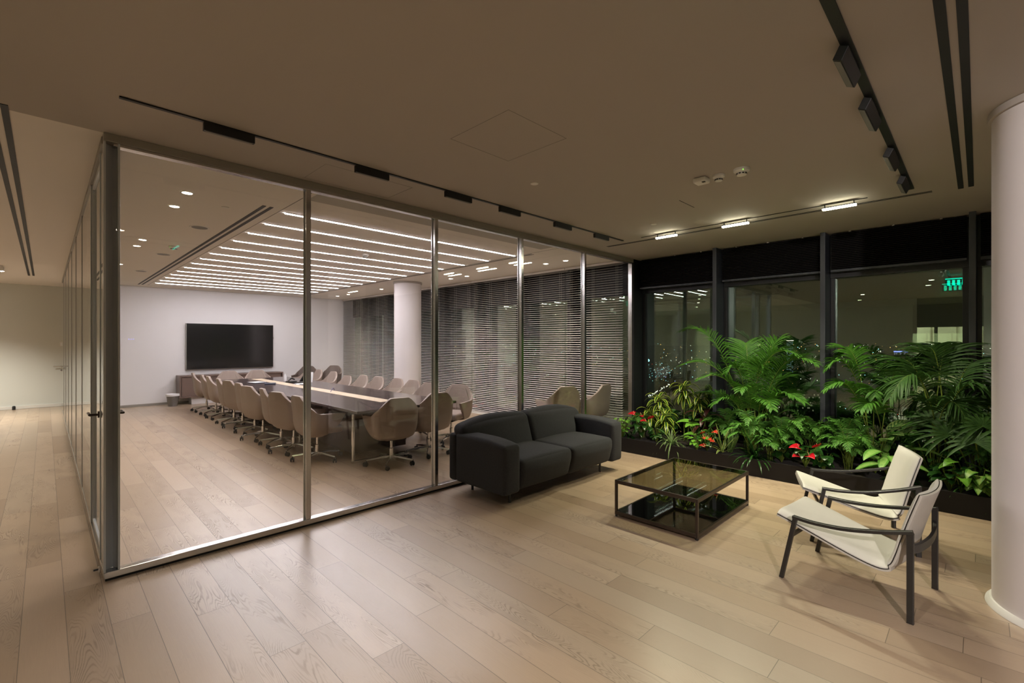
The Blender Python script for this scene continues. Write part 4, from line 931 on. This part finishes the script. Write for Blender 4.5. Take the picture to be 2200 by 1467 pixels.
# --- arching strap plants
def tuft(lab, x, y, n, L, W, m, seed, nm='spider_plant', up=.9, droop=1.5, group=None):
    random.seed(seed); pl = Plant(nm, lab, x, y, 'plant', group); o = pl.o
    for i in range(n):
        a = 2 * PI * i / n * 3.3 + random.uniform(-.2, .2); el = random.uniform(.25, 1.2) * up
        dr = Vector((math.cos(a) * math.cos(el), math.sin(a) * math.cos(el), math.sin(el)))
        blade(pl.leaf, o + Vector((dr.x * .02, dr.y * .02, 0.02)), dr, Vector((0, 0, 1)), L * random.uniform(.7, 1.1), W, droop * random.uniform(.7, 1.2), 8, .3, shape='strap')
    pl.done(m); return pl
tuft('striped grassy tuft spilling over the planter rim behind the sofa', 6.12, 3.00, 44, .34, .0075, 'spider', 8, up=1.15)
tuft('spiky dark green tuft spilling over the planter rim behind the coffee table', 6.12, 1.93, 46, .34, .011, 'glossy', 9, 'spiky_dracaena', 1.1, 1.1)
tuft('yellow edged strap leaf plant at the rim, right of the orange anthurium', 6.14, 2.33, 9, .40, .016, 'sans', 10, 'snake_plant', 1.2, .5)
tuft('upright banded snake plant between the low palms', 6.22, 2.26, 5, .42, .028, 'cal', 12, 'snake_plant', 1.5, .05)
tuft('grassy dark tuft at the foot of the second armchair', 6.2, .55, 30, .25, .010, 'glossy', 13, 'grass_tuft')
tuft('thin grassy tuft in front of the round column', 6.25, .0, 26, .34, .008, 'palm', 14, 'grass_tuft')
tuft('dark grassy tuft in the corner by the sofa', 6.2, 3.72, 26, .22, .010, 'glossy', 15, 'grass_tuft')
# --- broad leaves
def broad(nm, lab, x, y, n, h, L, W, m, seed, shape='oval', lean=.5, droop=.8, fold=.12, hmin=.35, group=None, spread=.5):
    random.seed(seed); pl = Plant(nm, lab, x, y, 'plant', group); o = pl.o
    for i in range(n):
        a = i * 2.4 + random.uniform(-.3, .3); hh = h * random.uniform(hmin, 1); r = spread * hh * random.uniform(.4, 1.1)
        q = o + Vector((r * math.cos(a), r * math.sin(a), hh)); q.x = min(q.x, 7.1)
        pl.stem.tube(bez(o, (o + q) / 2 + Vector((0, 0, .08 * hh)), q, 5), .003, 5)
        dr = Vector((math.cos(a), math.sin(a), lean * random.uniform(.3, 1.2))); dr.x -= .15
        blade(pl.leaf, q, dr, Vector((-.3, 0, 1)), L * random.uniform(.7, 1.1), W * random.uniform(.8, 1.1), droop, 7, fold, shape=shape)
    pl.leafm = m; return pl
def flowers(pl, spots, m, size=.045):
    for k, p in enumerate(spots):
        q = Vector(p); pl.stem.tube(bez(pl.o, (pl.o + q) / 2 + Vector((0, 0, .05)), q, 6), .003, 5)
        b = MB(); blade(b, Vector((0, 0, 0)), Vector((-.5 + .3 * math.sin(k * 2.1), .75 * math.cos(k * 1.7), .25)), Vector((-.5, 0, 1)), size * 1.9, size, .5, 7, .28, shape='heart'); f = b.build('flower', m, pl.t, smooth=179, loc=tuple(q - pl.o), solid=.0015)
        b = MB(); b.tube([(0, 0, .004), (-.012, 0, .02), (-.03, .004, .045)], .005, 8, r2=.002); b.build('spadix', 'spadix', f, smooth=60)
pl = broad('anthurium', 'anthurium with pink red flowers in the planter corner behind the sofa', 6.20, 3.52, 22, .30, .14, .05, 'glossy', 16, 'heart', .2, .9)
flowers(pl, [Pq(1363, 889, 6.12), Pq(1399, 899, 6.05), Pq(1378, 892, 6.25), Pq(1388, 905, 6.12)], 'red', .052); pl.done('glossy')
pl = broad('anthurium', 'anthurium with small orange red flowers behind the coffee table', 6.16, 2.53, 22, .26, .12, .045, 'glossy', 17, 'heart', .2, .9)
flowers(pl, [Pq(1541, 929, 6.1), Pq(1510, 931, 6.1), Pq(1523, 943, 6.02), Pq(1535, 949, 6.02), Pq(1514, 958, 6.0), Pq(1512, 940, 6.0)], 'orange', .038); pl.done('glossy')
pl = broad('anthurium', 'anthurium with two large red flowers left of the farther armchair', 6.14, 1.40, 24, .28, .14, .052, 'glossy', 18, 'heart', .2, .9)
flowers(pl, [Pq(1716, 961, 6.04), Pq(1756, 960, 6.04), Pq(1738, 979, 6.0), Pq(1718, 981, 6.02)], 'red', .056); pl.done('glossy')
for a in (('philodendron', 'light green broad leaf plant standing above the orange anthurium', 6.3, 2.72, 8, .40, .18, .075, 'bright', 19, 'heart', .4, .5),
          ('aglaonema', 'pale green wide leaf plant directly behind the farther armchair', 6.20, .66, 15, .34, .32, .048, 'agl', 20, 'oval', .5, .7),
          ('calathea', 'patterned leaf plant with dark feathered markings above the armchair', 6.42, .80, 9, .46, .27, .062, 'cal', 22, 'oval', .9, .5),
          ('low_foliage', 'small bright bushy leaf plant at the sofa end of the planter', 6.12, 3.78, 40, .30, .07, .026, 'bright', 23, 'oval', .2, .6),
          ('low_foliage', 'small yellow green leaf plant at the foot of the orange anthurium', 6.10, 2.64, 26, .20, .08, .03, 'bright', 24, 'oval', .2, .6),
          ('low_foliage', 'dark glossy low leaf plant in front of the yellow edged dracaenas', 6.16, 3.25, 30, .22, .10, .034, 'glossy', 25, 'oval', .2, .8),
          ('zz_plant', 'glossy dark zz plant right of the pale wide leaf plant', 6.32, .33, 44, .42, .10, .028, 'glossy', 26, 'oval', .4, .5),
          ('zz_plant', 'glossy dark leaf plant low at the rim beside the syngonium', 6.14, .20, 30, .24, .11, .036, 'glossy', 27, 'oval', .3, .7),
          ('syngonium', 'pale veined syngonium spilling over the rim beside the round column', 6.10, .0, 34, .26, .11, .05, 'syn', 28, 'heart', .0, 1.1),
          ('pothos', 'glossy bright heart leaf plant just left of the syngonium', 6.12, .12, 7, .32, .15, .06, 'bright', 29, 'heart', .1, .9),
          ('low_foliage', 'dark low leaf plant between the red anthurium and the pale palm', 6.12, 1.22, 26, .22, .10, .036, 'glossy', 30, 'oval', .2, .8),
          ('low_foliage', 'dark low leaf plant hidden between spiky dracaena and red anthurium', 6.2, 1.66, 30, .26, .11, .036, 'glossy', 31, 'oval', .2, .8),
          ('low_foliage', 'dark glossy mass of leaves behind the cordyline', 6.75, 2.95, 40, .42, .14, .045, 'glossy', 32, 'oval', .3, .8)):
    pl = broad(*a); pl.done(a[8])
# ================================================================= NIGHT CITY
random.seed(77)
struct(box('ground', 'ground', 60, 14000, -9000, 9000, -92, -90), 'dark ground far below the tower')
cols = [('white_street_lights', (1, .93, .8), 4.5, 260), ('amber_street_lights', (1, .5, .14), 4.0, 240), ('cyan_street_lights', (.35, .85, 1), 5.0, 160), ('blue_sign_lights', (.25, .3, 1), 4.0, 26), ('red_beacon_lights', (1, .08, .04), 4.0, 16)]
def dot(mb, c, r):
    b = len(mb.v); mb.v += [tuple(c + Vector(q) * r) for q in ((1, 0, 0), (-1, 0, 0), (0, 1, 0), (0, -1, 0), (0, 0, 1), (0, 0, -1))]
    for a in ((0, 2, 4), (2, 1, 4), (1, 3, 4), (3, 0, 4), (2, 0, 5), (1, 2, 5), (3, 1, 5), (0, 3, 5)): mb.f.append(tuple(b + i for i in a))
def far(u, v, D):
    a = _k + _k * (u - 1100) / FPX; b_ = _k - _k * (u - 1100) / FPX; return Vector((a * D, b_ * D, CAMH - (v - V0) / FPX * D))
for nm, c, st, n in cols:
    mb = MB()
    for i in range(n):
        v = 738 + abs(random.gauss(0, 1)) * 42 if random.random() < .75 else random.uniform(740, 930)
        u = random.uniform(950, 2150)
        if 1385 < u < 1540 and random.random() < .5: v = random.gauss(785, 14)
        v = max(737, v); D = min(7000, 1003 * 88 / (v - V0)); dot(mb, far(u, v, D), D * random.uniform(.0004, .0009))
    if nm.startswith('cyan'):
        for i in range(60): v = random.gauss(800, 9); dot(mb, far(random.uniform(1385, 1440), v, 1003 * 88 / (v - V0)), .6)
        [dot(mb, far(1393 + .0 * k, 774, 1500) + Vector((0, 2.2 * math.cos(k), 2.2 * math.sin(k))), 2.6) for k in range(7)]
    if nm.startswith('white'):
        for i in range(70):
            f = random.random(); v = 878 + 40 * f; D = 1003 * 88 / (v - V0); dot(mb, far(1688 + 28 * f + random.gauss(0, 3), v, D), D * .0011)
        for i in range(50):
            f = random.random(); v = 824 + 36 * f; D = 1003 * 88 / (v - V0); dot(mb, far(1440 - 60 * f + random.gauss(0, 2), v, D), D * .0009)
    if nm.startswith('amber'):
        for i in range(60): v = random.uniform(865, 905); D = 1003 * 88 / (v - V0); dot(mb, far(random.gauss(1708, 10), v, D), D * .0014)
    o = mb.build(nm, emis(nm, c, st, False)); tag(o, {'w': 'scattered white', 'a': 'scattered amber', 'c': 'scattered bluish', 'b': 'few deep blue', 'r': 'few red'}[nm[0]] + ' lights of the night city far below', 'city lights', kind='stuff')
def tower(lab, u, v0, v1, wpx, D, crown, lit, nx, nz, winc):
    c = far(u, v1, D); top = far(u, v0, D).z; wd = wpx / FPX * D; zb = -90
    t = thing('high_rise', lab, 'building', (c.x, c.y, zb), -PI / 4)
    b = MB(); b.box(-wd / 2, wd / 2, 0, wd, 0, top - zb); b.build('facade', 'bldg', t)
    if crown: b = MB(); b.box(-wd / 2, wd / 2, -1, -.2, top - zb - wpx * .08 * D / FPX, top - zb); b.build('crown_sign', emis('crown', crown, 4, False), t)
    b = MB(); random.seed(int(u)); zt = top - zb
    for i in range(nx):
        for j in range(nz):
            if random.random() < lit:
                x = -wd / 2 + wd * (i + .15) / nx; z = (zt * .97) - (far(u, v0, D).z - c.z) * (j + 1) / nz; b.box(x, x + wd / nx * .55, -1, -.3, z, z + (far(u, v0, D).z - c.z) / nz * .5)
    if b.v: b.build('lit_windows', emis('windows', winc, .55, False), t)
tower('slim far tower with a pale lit crown and bluish windows, behind the big palm', 1697, 731, 806, 15, 1500, (1, .8, .7), .75, 4, 22, (.35, .5, .55))
tower('far tower with a red lit crown beside the first mullion', 1560, 736, 800, 11, 1700, (1, .05, .05), .3, 4, 16, (.3, .6, .6))
tower('far tower with a yellow lit crown behind the big palm', 1621, 740, 800, 26, 1600, (1, .9, .45), .15, 5, 10, (.4, .4, .3))
tower('low wide building with a few lit windows near the middle mullion', 1742, 830, 880, 60, 480, None, .12, 22, 9, (.5, .45, .3))
tower('low wide building with blue signs right of the middle mullion', 1935, 754, 790, 30, 1600, (.2, .25, 1), .25, 7, 6, (.4, .4, .7))
